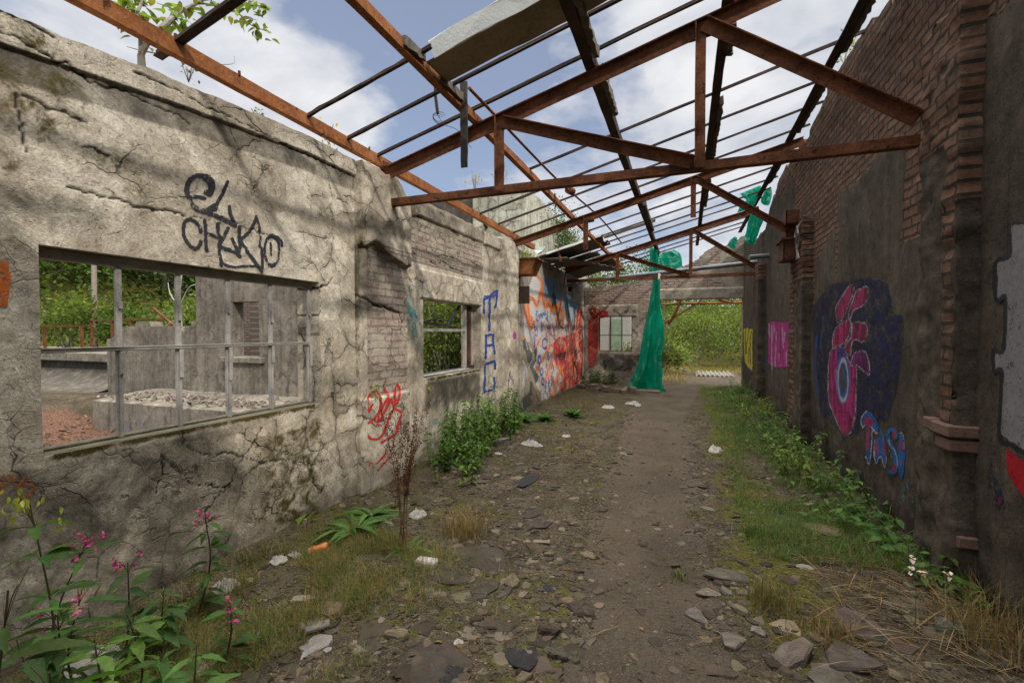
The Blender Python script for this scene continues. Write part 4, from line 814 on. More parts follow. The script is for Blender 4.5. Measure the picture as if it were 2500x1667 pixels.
tr = T(850, 650, 4.48); o = [('s', tr((610, 320), (650, 420), (690, 520)), TEAL, .7, 15), ('s', tr((640, 620), (690, 580), (745, 570)), TEAL, .6, 18), ('s', tr((720, 500), (718, 650), (725, 800)), TEAL, .6, 12), ('s', tr((590, 450), (610, 570)), TEAL, .5, 6), ('s', tr((750, 700), (800, 900)), TEAL, .5, 8), ('s', tr((640, 290), (670, 360), (690, 500)), (.10, .45, .44), .6, 5),
     ('s', tr((690, 260), (700, 150), (760, 140), (820, 190), (810, 340)), (.05, .05, .06), .55, 10), ('s', tr((720, 200), (740, 360)), (.05, .05, .06), .45, 7), ('s', tr((740, 830), (735, 890), (690, 900)), (.1, .1, .14), .45, 3)]
graffiti(LW, 'teal spray drips beside the small window', 0, -2.925, 1, h2, 4.34, 4.76, 1.3, 2.4, .007, o)
tr = T(1160, 690, 5.057); o = strokes(tr, [((120, 170), (180, 160), (275, 85)), ((110, 205), (185, 185), (275, 130))], 5, BLU, .9)+strokes(tr, [((110, 200), (108, 290), (108, 380)), ((180, 180), (175, 400), (170, 590)), ((270, 90), (265, 200), (245, 305)), ((130, 650), (225, 640)), ((130, 650), (135, 800), (125, 930)), ((220, 640), (225, 770), (240, 880)), ((240, 965), (242, 1010), (245, 1065)), ((120, 1010), (118, 1180), (110, 1350)), ((110, 1345), (180, 1330), (240, 1305)), ((235, 1170), (237, 1240), (235, 1310))], 5.2, BLU, .9)+strokes(tr, [((130, 780), (200, 768))], 7, BLU, .8)+strokes(tr, [((120, 1010), (240, 968))], 5.5, BLU, .9)
graffiti(LW, 'tall blue spray letters TAC running down the pier', 0, -2.92, 1, hq, 6.46, 7.18, .5, 2.3, .009, o)
PUR = (.10, .055, .2); o = strokes(tr, [((430, 1090), (425, 1160), (460, 1170)), ((405, 1200), (440, 1190), (490, 1200)), ((420, 1200), (410, 1290), (470, 1300)), ((470, 1210), (480, 1290)), ((410, 1300), (410, 1370)), ((440, 1320), (480, 1330), (450, 1420)), ((450, 1420), (490, 1430), (480, 1490))], 2.6, PUR, .75)+[('s', tr((405, 790), (410, 900), (410, 1000)), (.36, .15, .03), .55, 5), ('s', tr((460, 760), (455, 900)), (.5, .33, .3), .4, 8), ('s', tr((400, 1280), (405, 1420)), (.45, .36, .06), .4, 4), ]
graffiti(LW, 'pink paint blob on the second pier', 0, -2.92, 1, hq, 7.2, 7.95, 1.2, 1.9, .01, [('e', (1160+488/5.057, 690+650/5.057, 4.6, 10), (.5, .06, .32), .9)])
graffiti(LW, 'small purple scribble on the second pier', 0, -2.92, 1, hq, 7.2, 7.95, .3, 2.0, .01, o)
graffiti(LW, 'pale blue paint smears low on the wall above the nettles', 0, -2.925, 1, h2, 4.5, 6.44, .15, .9, .012, [('s', [(1050, 1025), (1075, 1035), (1090, 1020)], (.16, .33, .42), .5, 16), ('s', [(1160, 1010), (1190, 1015), (1168, 1030)], (.15, .30, .38), .45, 14), ('s', [(985, 975), (990, 1000)], (.1, .12, .14), .4, 5)])
# the mural
tb = T(1260, 650, 7.84); tc_ = T(1250, 820, 7.84)
CREAM = (.56, .54, .52); GREYD = (.085, .095, .088); TAN = (.36, .28, .17); OR = (.74, .17, .014); SKYB = (.13, .23, .33); PNK = (.66, .055, .07); RR = (.62, .042, .016)
o = [('p', [(1282, 722), (1302, 668), (1326, 690), (1332, 735), (1350, 770), (1375, 775), (1400, 800), (1415, 830), (1400, 890), (1378, 930), (1355, 968), (1325, 992), (1310, 960), (1288, 900), (1278, 800)], CREAM, .95),
     ('p', tb((490, 270), (560, 210), (600, 150), (650, 120), (720, 200), (800, 420), (900, 500), (1060, 560), (1110, 700), (1200, 760), (1130, 870), (1090, 1060), (1000, 1080), (900, 800), (750, 740), (640, 680), (540, 690), (480, 480)), SKYB, .92),
     ('p', tb((940, 530), (1040, 560), (1060, 640), (990, 620)), (.45, .55, .60), .8), ('p', tb((980, 780), (1080, 800), (1090, 1000), (1040, 1140), (990, 1000)), (.46, .50, .54), .7),
     ('p', tb((715, 260), (728, 480), (755, 560), (765, 760), (690, 780), (685, 560), (700, 480)), (.04, .045, .05), .95), ('p', tb((650, 640), (660, 780), (640, 720)), (.04, .045, .05), .9),
     ('p', tb((975, 590), (990, 760), (1040, 1060), (1000, 1080), (950, 900), (925, 740)), (.05, .06, .07), .9), ('p', tb((1110, 870), (1140, 960), (1120, 1250), (1090, 1100)), (.06, .06, .06), .85),
     ('p', tb((600, 640), (680, 810), (760, 720), (880, 650), (890, 720), (740, 860), (665, 920)), OR, .95),
     ('p', tc_((790, 120), (900, 30), (1010, 0), (1180, -60), (1260, -120), (1330, -60), (1400, 60), (1430, 250), (1400, 560), (1360, 720), (1290, 900), (1120, 1010), (960, 1110), (920, 1080), (960, 800), (900, 560), (800, 470), (780, 300)), RR, .95, 7, (.60, .13, .06)), ('p', tc_((860, 560), (1000, 470), (1250, 420), (1400, 300), (1390, 600), (1290, 900), (1120, 1010), (960, 1090), (950, 800)), (.30, .035, .03), .75, 9, (.52, .06, .035)),
     ('p', tb((820, 790), (910, 800), (940, 960), (890, 1200), (835, 1170), (800, 950)), PNK, .95, 5, (.42, .25, .12)), ('p', tb((1215, 770), (1260, 900), (1250, 1200), (1290, 1560), (1190, 1560), (1150, 1200), (1160, 900)), (.60, .035, .018), .97), ('p', tb((1365, 770), (1390, 820), (1350, 960), (1330, 1050)), RED, .9),
     ('s', tb((1285, 960), (1300, 1150), (1280, 1380)), (.03, .03, .035), .9, 4.5), ('s', tb((1275, 1030), (1280, 1250), (1290, 1370), (1300, 1400)), (.42, .55, .66), .9, 3),
     ('e', (1250+935/7.84, 820+165/7.84, 17, 19), (.62, .035, .05), .97), ('e', (1250+915/7.84, 820+140/7.84, 8.5, 11), (.30, .26, .20), .95),
     ('p', tc_((830, 370), (1030, 285), (1050, 360), (1000, 460), (920, 480), (850, 440)), (.06, .035, .035), .95), ('p', tc_((800, 430), (920, 480), (1030, 450), (960, 590), (900, 690), (830, 560)), PNK, .95)]
rs = random.Random(4); PAL = ((.60, .14, .02), (.55, .05, .03), (.60, .57, .54), (.03, .03, .035), (.02, .07, .28), (.40, .03, .03), (.62, .36, .22), (.2, .3, .36))
for i in range(240):
    x = rs.uniform(1290, 1432); lo = 760+(x-1290)*.12; hi = 985-(x-1300)*.62; y = rs.uniform(lo, max(lo+5, hi)); l = rs.uniform(6, 22); c = PAL[rs.choice((0, 1, 1, 2, 3, 5, 5, 6, 0, 4) if x > 1330 else (0, 2, 2, 6, 4, 7, 0, 3))]
    o.append(('s', [(x, y), (x+rs.uniform(-5, 7), y+l*.5), (x+rs.uniform(-4, 6), y+l)], c, rs.uniform(.55, .85), rs.uniform(1.4, 3.6)))
for i in range(70):
    x = rs.uniform(1384, 1434); y = rs.uniform(745+(x-1384)*.3, 925-(x-1384)*.5); l = rs.uniform(10, 40); o.append(('s', [(x, y), (x+rs.uniform(-2, 3), y+l*.5), (x+rs.uniform(-2, 3), y+l)], ((.03, .03, .035), (.62, .58, .54), (.62, .34, .2), (.60, .16, .03), (.14, .02, .02), (.35, .42, .5))[i % 6], rs.uniform(.6, .9), rs.uniform(1., 2.6)))
for i in range(12): o.append(('e', (1260+(745+i*17)/7.84, 650+(1290+30*math.sin(i*.9)+(i-5)*(i-5)*1.2)/7.84, 1.5, 3.6), (.60, .38, .24), .95))
for i in range(7): o.append(('e', (1250+(760+i*26)/7.84, 820+(560+12*(i % 2)+i*8)/7.84, 1.6, 4.6), (.58, .36, .22), .9))
for i in range(60):
    x = 1330+(i*37 % 97); y = 800+(i*53 % 165)
    if y-815 < 175-1.25*(x-1330)+40: o.append(('s', [(x, y), (x+1.5, y+12), (x, y+24)], ((.65, .2, .13), (.10, .05, .05), (.6, .38, .28), (.40, .03, .03))[i % 4], .7, 2.6))
o += strokes(tb, [((180, 600), (240, 580), (310, 610), (400, 760), (440, 600), (500, 480), (530, 720), (580, 800), (600, 640), (680, 820)), ((175, 610), (165, 750), (200, 950), (270, 1180), (350, 1050)), ((290, 640), (225, 690), (235, 850), (265, 1080)), ((330, 150), (430, 220), (500, 350), (470, 480), (440, 600)), ((860, 700), (820, 860), (760, 1060))], 4.6, OR, .95)
o += strokes(tc_, [((520, 90), (480, 180)), ((730, 170), (640, 340), (560, 510)), ((760, 480), (700, 640), (640, 830)), ((990, 560), (840, 850), (820, 960), (800, 1060), (680, 1250)), ((230, 20), (190, 70))], 4., OR, .92)+[('p', tc_((430, 600), (540, 560), (520, 680), (480, 690)), OR, .9)]
o += [('p', tc_((205, 90), (250, 40), (380, 330), (470, 200), (485, 300), (450, 480), (405, 590), (520, 780), (450, 910), (330, 700), (240, 350)), GREYD, .95), ('p', tc_((285, 100), (340, 110), (420, 200), (415, 320), (370, 250), (310, 200)), TAN, .95), ('e', (1250+410/7.84, 820+400/7.84, 4, 10), TAN, .9),
      ('s', tc_((370, 900), (350, 1100), (220, 1210)), GREYD, .95, 9), ('s', tc_((340, 800), (290, 960), (270, 1080)), (.30, .23, .15), .9, 8), ('e', (1250+285/7.84, 820+1270/7.84, 12.5, 17), (.10, .105, .085), .95), ('p', tc_((105, 1330), (190, 1400), (290, 1420), (370, 1300), (340, 1480), (110, 1550)), (.13, .20, .26), .9),
      ('s', tc_((230, 280), (260, 450), (330, 650), (420, 900), (480, 1060)), TAN, .95, 6.5), ('s', tc_((215, 470), (270, 650), (245, 900), (180, 1020)), WHT, .85, 2.2), ('s', tc_((205, 470), (240, 700), (200, 910)), (.52, .52, .52), .8, 4), ('s', tc_((255, 100), (300, 250)), WHT, .8, 1.8), ('s', tc_((375, 480), (310, 620)), WHT, .75, 1.6), ('s', tc_((185, 1250), (200, 1370), (260, 1420), (330, 1380)), WHT, .8, 1.8), ('p', tc_((390, 940), (480, 1040), (560, 1040), (560, 1350), (400, 1500), (370, 1300)), (.25, .18, .11), .8)]
o += strokes(tb, [((415, 850), (380, 900), (385, 1010), (410, 1055), (440, 1020)), ((470, 900), (440, 950), (455, 1000), (480, 905), (492, 1000)), ((500, 985), (506, 880), (530, 950), (545, 860), (562, 930)), ((290, 1180), (345, 1165), (405, 1165)), ((350, 1110), (355, 1300), (355, 1560)), ((480, 1060), (478, 1150), (480, 1250), (510, 1210), (490, 1150), (520, 1110)), ((595, 860), (600, 950), (600, 1050))], 2.0, BLU, .9)
o += [('e', (1260+385/7.84, 650+1265/7.84, 3.2, 8), BLU, .85, 1.8), ('e', (1260+545/7.84, 650+1480/7.84, 5.6, 12), BLU, .92, 2.4), ('e', (1250+520/7.84, 820+460/7.84, 2.8, 9.5), BLU, .9, 2.4), ('e', (1250+565/7.84, 820+690/7.84, 3.4, 8), BLU, .85, 2.2), ('e', (1250+588/7.84, 820+870/7.84, 3., 7.5), BLU, .9, 2.6)]
o += strokes(tc_, [((690, 320), (688, 410)), ((655, 520), (650, 620)), ((700, 830), (695, 1000)), ((760, 760), (752, 960)), ((785, 780), (790, 860), (785, 1000)), ((715, 840), (712, 900))], 2.2, BLU, .85)
graffiti(LW, 'colourful mural of a red toothed monster, orange outlines and blue letters covering the third bay', 0, -3.04, 1, h3, 8.02, 14.5, .05, 2.9, .016, o)
# end wall paint
te = T(1400, 650, 4.704); o = [('p', te((160, 470), (290, 490), (400, 515), (400, 590), (290, 600), (290, 780), (250, 800)), (.40, .02, .025), .75), ('p', te((165, 600), (290, 600), (292, 960), (240, 1160), (165, 1170)), RED, .74, 5, (.20, .06, .05)), ('s', te((600, 520), (660, 510), (740, 525)), (.04, .055, .11), .6, 8), ('s', te((735, 680), (700, 740), (745, 800)), (.03, .05, .16), .6, 3.4), ('s', te((690, 830), (690, 930), (740, 950)), (.03, .05, .16), .55, 3.4), ('s', te((690, 850), (760, 860)), (.04, .05, .12), .5, 3), ('e', (1400+815/4.704, 650+640/4.704, 2, 4), (.4, .03, .1), .8),
     ('e', (1400+525/4.704, 650+1110/4.704, 11, 14), (.05, .055, .04), .55, 4), ('p', te((330, 1080), (430, 1040), (480, 1060), (470, 1140), (360, 1190)), (.03, .032, .035), .65), ('s', te((620, 1170), (650, 1220), (700, 1230)), (.06, .10, .09), .5, 4)]
graffiti(EW, 'red and blue paint patches around the small end window', 1, 14.6, -1, he, -2.98, -.75, .2, 2.4, .016, o)
# right wall paint
NAVY = (.012, .017, .055); CYB = (.01, .095, .27); MAG = (.27, .024, .085); WHR = (.36, .33, .36)
tE = T(1960, 660, 3.732); tF = T(2060, 960, 5.6)
def pw(tr, pts, col, a=.85): return [('p', tr(*pts), col, a, 9, tuple(.5*c for c in col)), ('s', tr(*(pts+pts[:1])), (.03, .025, .05), .6, 5), ('s', tr(*(pts+pts[:1])), WHR, .66, 2.2)]
o = [('p', tE((90, 330), (260, 120), (420, 90), (620, 60), (780, 120), (830, 380), (915, 420), (930, 640), (880, 960), (860, 1100), (780, 1370), (600, 1400), (480, 1520), (300, 1420), (180, 1330), (100, 1000)), NAVY, .66), ('p', tE((700, 480), (790, 410), (890, 400), (925, 600), (880, 900), (870, 1050), (790, 1350), (640, 1320), (500, 1150), (500, 1000), (620, 950), (640, 700)), NAVY, .68), ("p", tE((600, 100), (720, 60), (770, 250), (700, 480), (620, 450)), NAVY, .42), ('p', tE((480, 380), (600, 360), (640, 700), (600, 720), (590, 480), (500, 460)), NAVY, .6), ('s', tE((150, 330), (105, 420), (115, 650)), NAVY, .6, 9), ('s', tE((130, 600), (115, 800), (120, 1000), (140, 1170)), (.008, .07, .22), .6, 6), ('s', tE((185, 420), (180, 560), (160, 700)), (.01, .1, .26), .5, 3), ('p', tE((120, 1150), (230, 1130), (250, 1300), (170, 1330)), NAVY, .45)]
o += pw(tE, [(440, 130), (470, 165), (430, 300), (345, 470), (310, 430), (310, 330), (390, 190)], MAG)+pw(tE, [(485, 190), (580, 145), (600, 200), (570, 310), (470, 365), (430, 450), (420, 400), (450, 300)], MAG)
o += pw(tE, [(250, 760), (290, 690), (380, 720), (440, 860), (490, 870), (490, 1150), (470, 1400), (400, 1510), (340, 1440), (260, 1250), (235, 1100), (235, 900)], (.33, .022, .12))
o += pw(tE, [(350, 480), (430, 450), (440, 520), (400, 640), (330, 690), (275, 700), (290, 560)], (.36, .02, .10))+pw(tE, [(450, 490), (500, 470), (580, 490), (590, 580), (560, 650), (460, 640), (440, 770), (390, 740), (380, 700), (440, 610)], MAG)+pw(tE, [(470, 755), (520, 735), (575, 745), (610, 850), (610, 950), (540, 900), (500, 870), (440, 860)], (.16, .02, .12))
o += [('p', tE((320, 720), (370, 690), (400, 780), (370, 900), (310, 850)), (.02, .04, .2), .85), ('e', (1960+370/3.732, 660+1000/3.732, 17, 58), CYB, .95), ('e', (1960+370/3.732, 660+1000/3.732, 12, 50), WHR, .85, 2.5), ('e', (1960+370/3.732, 660+985/3.732, 8.5, 38), (.05, .04, .035), .95), ('s', tE((360, 880), (380, 950), (375, 1010)), CYB, .8, 3), ('s', tE((305, 880), (310, 1050), (345, 1190), (380, 1240)), (.3, .2, .3), .5, 2)]
graffiti(RW, 'pink, white and blue paint creature shape on the dark render between the first two piers', 0, 1.6, -1, hr, 4.3, 7.26, .3, 2.6, .011, o)
o = [('p', tF((250, 310), (310, 245), (400, 280), (460, 370), (485, 500), (445, 545), (385, 460), (360, 470), (370, 850), (345, 970), (300, 850), (310, 500), (330, 430), (260, 475), (243, 400)), CYB, .95), ('s', tF((262, 475), (245, 400), (255, 310), (310, 243), (360, 250)), WHR, .85, 3), ('s', tF((330, 425), (265, 472)), WHR, .85, 3.2), ('s', tF((380, 465), (440, 540), (470, 540)), WHR, .85, 4), ('s', tF((395, 520), (385, 700), (370, 900), (345, 970), (305, 870)), WHR, .75, 3.4),
     ('p', tF((280, 350), (350, 318), (420, 390), (405, 450), (355, 440), (350, 700), (330, 800), (305, 780), (315, 550), (330, 440), (280, 430)), MAG, .97),
     ('p', tF((430, 620), (470, 600), (520, 600), (490, 440), (545, 540), (570, 640), (600, 850), (575, 1010), (520, 880), (490, 900), (450, 960), (420, 800)), CYB, .95), ('s', tF((425, 650), (418, 800), (450, 970), (490, 890), (515, 870), (570, 1010), (597, 870)), WHR, .75, 3), ('e', (2060+460/5.6, 960+745/5.6, 3.6, 19), MAG, .95), ('e', (2060+557/5.6, 960+735/5.6, 3.2, 24), MAG, .95),
     ('s', tF((720, 600), (690, 490), (620, 530), (620, 640), (680, 760), (720, 900), (700, 1080), (640, 1070)), CYB, .95, 11), ('e', (2060+692/5.6, 960+555/5.6, 5, 10), MAG, .95), ('e', (2060+690/5.6, 960+1040/5.6, 4.6, 10), MAG, .95), ('s', tF((620, 620), (640, 700), (700, 780), (740, 950), (738, 1080)), WHR, .75, 2.2), ('s', tF((615, 760), (660, 850), (655, 910)), WHR, .7, 2.4),
     ('e', (2060+795/5.6, 960+860/5.6, 9, 58), CYB, .95), ('e', (2060+793/5.6, 960+730/5.6, 3.4, 18), MAG, .95), ('e', (2060+788/5.6, 960+955/5.6, 3, 8), MAG, .95), ('s', tF((765, 545), (800, 535), (830, 620), (840, 760)), WHR, .75, 2.4), ('s', tF((850, 1180), (870, 1260), (920, 1330), (955, 1300)), WHR, .7, 3), ('s', tF((870, 1240), (930, 1290)), CYB, .9, 6), ('p', tF((780, 1250), (850, 1230), (850, 1490), (810, 1480)), (.08, .22, .22), .6), ('p', tF((920, 1400), (965, 1390), (965, 1560), (930, 1520)), (.08, .22, .22), .55)]
graffiti(RW, 'blue and pink bubble letters spelling TuSI low on the right wall', 0, 1.6, -1, hr, 4.0, 5.6, .25, 1.35, .008, o)
tg = T(1780, 680, 4.9)
o = [('p', tg((470, 525), (520, 510), (590, 520), (725, 515), (725, 1060), (560, 1065), (470, 1010)), (.40, .03, .22), .92, 5, (.26, .03, .13))]+strokes(tg, [((510, 570), (512, 700), (515, 1090)), ((570, 640), (560, 850), (550, 1050)), ((640, 590), (645, 700), (650, 830)), ((690, 880), (688, 960), (690, 1040)), ((670, 640), (660, 760)), ((480, 540), (485, 700)), ((600, 900), (606, 1050)), ((540, 560), (545, 640))], 2.4, WHR, .75)+strokes(tg, [((495, 520), (498, 760), (490, 1000)), ((610, 530), (618, 800), (600, 1060)), ((550, 700), (580, 860))], 2.2, (.06, .02, .07), .8)+[('s', tg((360, 910), (360, 1020)), (.01, .12, .25), .8, 7), ('s', tg((440, 950), (440, 1030)), (.01, .12, .25), .8, 6), ('s', tg((600, 1180), (600, 1290)), (.02, .04, .1), .6, 9)]
graffiti(RW, 'pink spray block letters on the wall between the far piers', 0, 1.6, -1, hr, 8.15, 11.08, .4, 2.4, .014, o)
YEL = (.50, .42, .015); o = [('p', tg((172, 600), (215, 590), (240, 600), (300, 600), (308, 960), (298, 1120), (260, 1090), (210, 1040), (185, 970)), YEL, .95)]+strokes(tg, [((240, 610), (220, 760), (208, 780), (208, 900)), ((275, 620), (255, 720), (258, 1040)), ((285, 650), (285, 1080)), ((240, 820), (232, 1000)), ((172, 600), (175, 800), (185, 970), (210, 1040), (260, 1095), (298, 1125)), ((200, 600), (196, 760), (200, 900))], 2.4, (.05, .045, .02), .9)+[('e', (1780+230/4.9, 680+570/4.9, 2.6, 5), CYB, .8), ('e', (1780+272/4.9, 680+570/4.9, 2.6, 5), CYB, .8), ('s', tg((330, 740), (335, 900), (330, 1080)), (.24, .04, .22), .8, 8), ('s', tg((200, 1060), (260, 1130), (310, 1180)), (.06, .05, .14), .6, 10)]
graffiti(RW, 'yellow bubble letters on the wall by the doorway', 0, 1.6, -1, hr, 11.96, 14.58, .5, 2.2, .012, o)
# big white and black letter edge on the nearest stretch
tn = T(2200, 600, 2.4133); o = [('p', tn((640, -120), (1500, -200), (1500, 1755), (590, 1110), (608, 745), (560, 740), (552, 620), (612, 610), (622, 305), (572, 325), (570, 105), (632, 60)), (.20, .19, .195), .95), ('s', tn((640, -120), (640, 60), (562, 105), (566, 325), (618, 305), (608, 610), (550, 620), (556, 742), (600, 748), (585, 1115), (660, 1170), (760, 1242), (1500, 1770)), (.02, .02, .022), .95, 11), ('p', tn((622, 1190), (690, 1240), (770, 1300), (1100, 1540), (1000, 1760), (770, 1540), (680, 1420), (630, 1330)), (.33, .008, .015), .95), ('e', (2200+590/2.4133, 600+1500/2.4133, 6.5, 10), (.35, .01, .02), .9), ('p', tn((500, 1350), (560, 1320), (590, 1420), (620, 1560), (560, 1560)), NAVY, .55), ('s', tn((560, 1180), (540, 1300), (600, 1500)), NAVY, .6, 12)]
graffiti(RW, 'edge of a huge white letter outlined in black with red below, at the right border', 0, 1.6, -1, hr, 2.1, 3.44, .3, 2.6, .007, o)
o = [('s', [(2305, 763), (2318, 768), (2322, 785)], (.12, .30, .30), .7, 6), ('s', [(2318, 878), (2320, 895), (2318, 912)], (.12, .30, .32), .7, 4)]
# ------------------------------------------------------------------ vegetation
CARD = (np.array([(0, 0, 0), (.5, -.3, .06), (1, 0, 0), (.5, .3, .06)]), np.array([(0, 1, 2, 3)]))
def rotz(a):
    c, s = np.cos(a), np.sin(a); Z = 0*a; I = 1+Z
    return np.stack((np.stack((c, -s, Z), 1), np.stack((s, c, Z), 1), np.stack((Z, Z, I), 1)), 1)
def aim(d, roll=None):                          # frames whose x axis follows each direction
    d = d/np.linalg.norm(d, axis=1)[:, None]; up = np.tile((0, 0, 1.), (len(d), 1)); up[np.abs(d[:, 2]) > .95] = (1, 0, 0)
    y = np.cross(up, d); y /= np.linalg.norm(y, axis=1)[:, None]; z = np.cross(d, y)
    if roll is not None: c = np.cos(roll)[:, None]; s = np.sin(roll)[:, None]; y, z = y*c+z*s, z*c-y*s
    return np.stack((d, y, z), 2)
def crown(c, rad, n, size, col, clumps=26, spread=.34, dv=.35, droop=0., shape=1., yellow=.0):
    c = np.array(c, float); rad = np.array(rad, float)
    u = R.normal(0, 1, (clumps, 3)); u /= np.linalg.norm(u, axis=1)[:, None]; u[:, 2] = np.abs(u[:, 2])*1.35-.35*shape
    cc = c+u*rad*R.uniform(.45, .95, (clumps, 1)); cs = R.uniform(.6, 1.3, clumps)
    k = R.integers(0, clumps, n); P = cc[k]+R.normal(0, 1, (n, 3))*rad*spread*cs[k][:, None]*.75
    P[:, 2] = np.maximum(P[:, 2], c[2]-rad[2]*1.1)
    out = P-c; M = aim(out/rad+R.normal(0, .7, (n, 3))+np.array((0, 0, -droop)), R.uniform(0, 6.3, n))*(size*R.uniform(.6, 1.4, n))[:, None, None]
    t = var(col, n, .22, .06)*(R.uniform(1-dv, 1+dv, clumps)[k])[:, None]
    if yellow: y = R.random(n) < yellow; t[y] = t[y]*np.array((1.9, 1.45, .8))
    return scatter(CARD[0], CARD[1], M, P, t)
def trunk_geo(p, r0, h, lean=(0, 0), nb=6, rad=(1, 1), seed=0):
    p = np.array(p, float); top = p+np.array((lean[0], lean[1], h))
    g = [tube(curve([p-(0, 0, .1), p+(.04*h*R.normal(), .04*h*R.normal(), h*.4), top], 6), np.linspace(r0, r0*.35, 13), 8)]
    for i in range(nb):
        t = .35+.6*i/nb; a = R.uniform(0, 6.3); q = p+(top-p)*t; e = q+np.array((math.cos(a)*rad[0]*.7, math.sin(a)*rad[1]*.7, h*.3))
        g.append(tube(curve([q, (q+e)/2+(0, 0, -.05*h), e], 4), np.linspace(r0*.4, r0*.1, 9), 5))
    return join(*g)
def tree(name, label, cat, x, y, z0, h, rad, n, size, col, group=None, cz=.6, bark=None, r0=.14, **k):
    t = thing(name, label, cat, (x, y, z0), group)
    part('trunk', trunk_geo((x, y, z0), r0, h*.85, (0, 0), 6, rad), bark or BARK, t)
    part('crown', crown((x, y, z0+h*cz), rad, n, size, col, **k), LEAF, t); return t
def bush(label, x, y, z0, rad, n, size, col, group=None, name='bush', cat='bush', **k):
    t = thing(name, label, cat, (x, y, z0), group); g = []
    for i in range(9): a = R.uniform(0, 6.3); q = R.uniform(.3, .8); g.append(tube(curve([(x+R.normal(0, .1), y+R.normal(0, .1), z0-.05), (x+math.cos(a)*rad[0]*q*.5, y+math.sin(a)*rad[1]*q*.5, z0+rad[2]*.8), (x+math.cos(a)*rad[0]*q, y+math.sin(a)*rad[1]*q, z0+rad[2]*1.5)], 4), .018, 5))
    part('stems', join(*g), BARK, t); part('foliage', crown((x, y, z0+rad[2]*.9), rad, n, size, col, **k), LEAF, t); return t
G1 = (.042, .078, .016); G2 = (.055, .09, .02); G3 = (.075, .105, .022); G4 = (.09, .122, .032); G5 = (.065, .105, .04)
gt = 'leafy trees on the slope beyond the wide window'
for i, (x, y, h, r, col, lab) in enumerate(((-31.5, 14.0, 9.5, 3.6, G1, 'dark leafy tree seen at the left end of the wide window'), (-28.5, 18.5, 9.5, 3.4, G1, 'bright green tree directly behind the wooden pole'), (-25.5, 20.5, 9.0, 3.3, G5, 'pale green tree in the middle pane of the wide window'), (-23.2, 22.5, 9., 3.2, G5, 'tree rising just left of the tall concrete ruin'), (-20, 26, 9, 3.4, G1, 'tree seen through the window hole of the concrete ruin'), (-34, 22, 12, 4.2, G1, 'tallest dark tree, farthest up the slope'), (-29, 26, 12, 4.5, G1, 'large dark tree behind the pale green one'))):
    tree('broadleaf_tree', lab, 'tree', x, y, .8, h, (r, r, h*.42), 13000, .18, col, gt, .5, clumps=42, spread=.26, dv=.45)
for i, (x, y, r, col, lab) in enumerate(((-21.5, 10.2, 1.2, G3, 'low broom bush behind the rusty railing, leftmost'), (-19.8, 11.2, 1.0, G2, 'low green broom bush at the foot of the wooden pole'), (-18.5, 12.4, 1.1, G3, 'yellowish bush beside the dead white sapling'), (-15.2, 11.2, 1.25, G3, 'leafy bramble bush against the tall concrete ruin'), (-16.7, 11.6, 1.0, G2, 'bramble bush below the slanting rusty bar'), (-11, 12, 1.3, G3, 'bush seen low through the window hole of the ruin'))):
    bush(lab, x, y, .9 if i < 5 else 0, (r*1.2, r, r*.85), 3600, .13, col, 'bushes on the bank beyond the wide window', clumps=22, spread=.34, yellow=.03)
ha = np.radians(np.linspace(-84, 26, 70)); hr_ = np.concatenate((np.linspace(25, 48, 24), np.linspace(52, 160, 12))); HA, HR = np.meshgrid(ha, hr_, indexing='ij'); HX = HR*np.sin(HA); HY = HR*np.cos(HA)
def hill(x, y):
    r = np.hypot(x, y); a = np.arctan2(x, y); return -.3+(3.6+4.5*sst(-.5, -.95, a))*sst(26, 44, r+3*fbm(x*.12, y*.12, 3, 3))+.05*np.maximum(r-44, 0)
hm = np.zeros((HX.size, 3)); hm[:, 0] = .95
struct('hillside', (np.stack((HX.ravel(), HY.ravel(), hill(HX, HY).ravel()), 1), grid_faces(70, 36), {'mask': hm}), SOIL, True)
n = 42000; a = np.radians(R.uniform(-80, 22, n)); r = R.uniform(27, 50, n); cx = r*np.sin(a); cy = r*np.cos(a); hv = fbm(cx*.35, cy*.35, 91, 3); P = np.stack((cx, cy, hill(cx, cy)+R.random(n)**.7*3.2*sst(.3, .7, hv)), 1)
t = var(G2, n, .22, .07)*(.55+.9*hv)[:, None]; struct('far_wood', scatter(CARD[0], CARD[1], aim(R.normal(0, .8, (n, 3))+np.array((.3, -.6, .4)), R.uniform(0, 6.3, n))*R.uniform(.18, .38, (n, 1, 1)), P, t), LEAF, kind='stuff')
gb = 'overgrown bushes beyond the end wall'
for i, (x, y, r, rz, col, lab) in enumerate(((-.9, 18.4, .9, 1.0, G4, 'yellow-green bush just outside the doorway, touching its left jamb'), (.4, 22.5, 1.5, 1.7, G4, 'yellow-leaved bush in the middle of the doorway view'), (2.6, 23.5, 1.6, 1.9, G4, 'green bush at the right of the doorway view'), (-1.6, 22.2, 1.3, 1.8, G4, 'tall bush behind the hanging green sheet'), (1.6, 26.5, 2.3, 3.0, G3, 'taller green bush farther back through the doorway'), (4.6, 25, 1.8, 2.0, G3, 'bush at the far right of the doorway view, partly behind its jamb'), (-1.9, 17.2, .55, .85, G3, 'thin leafy shrub in front of the pebbledashed shed'))):
    bush(lab, x, y, -.02, (r*1.15, r, rz*.75), 5200 if i < 6 else 1100, .10, col, gb, clumps=34, spread=.3, yellow=.07)
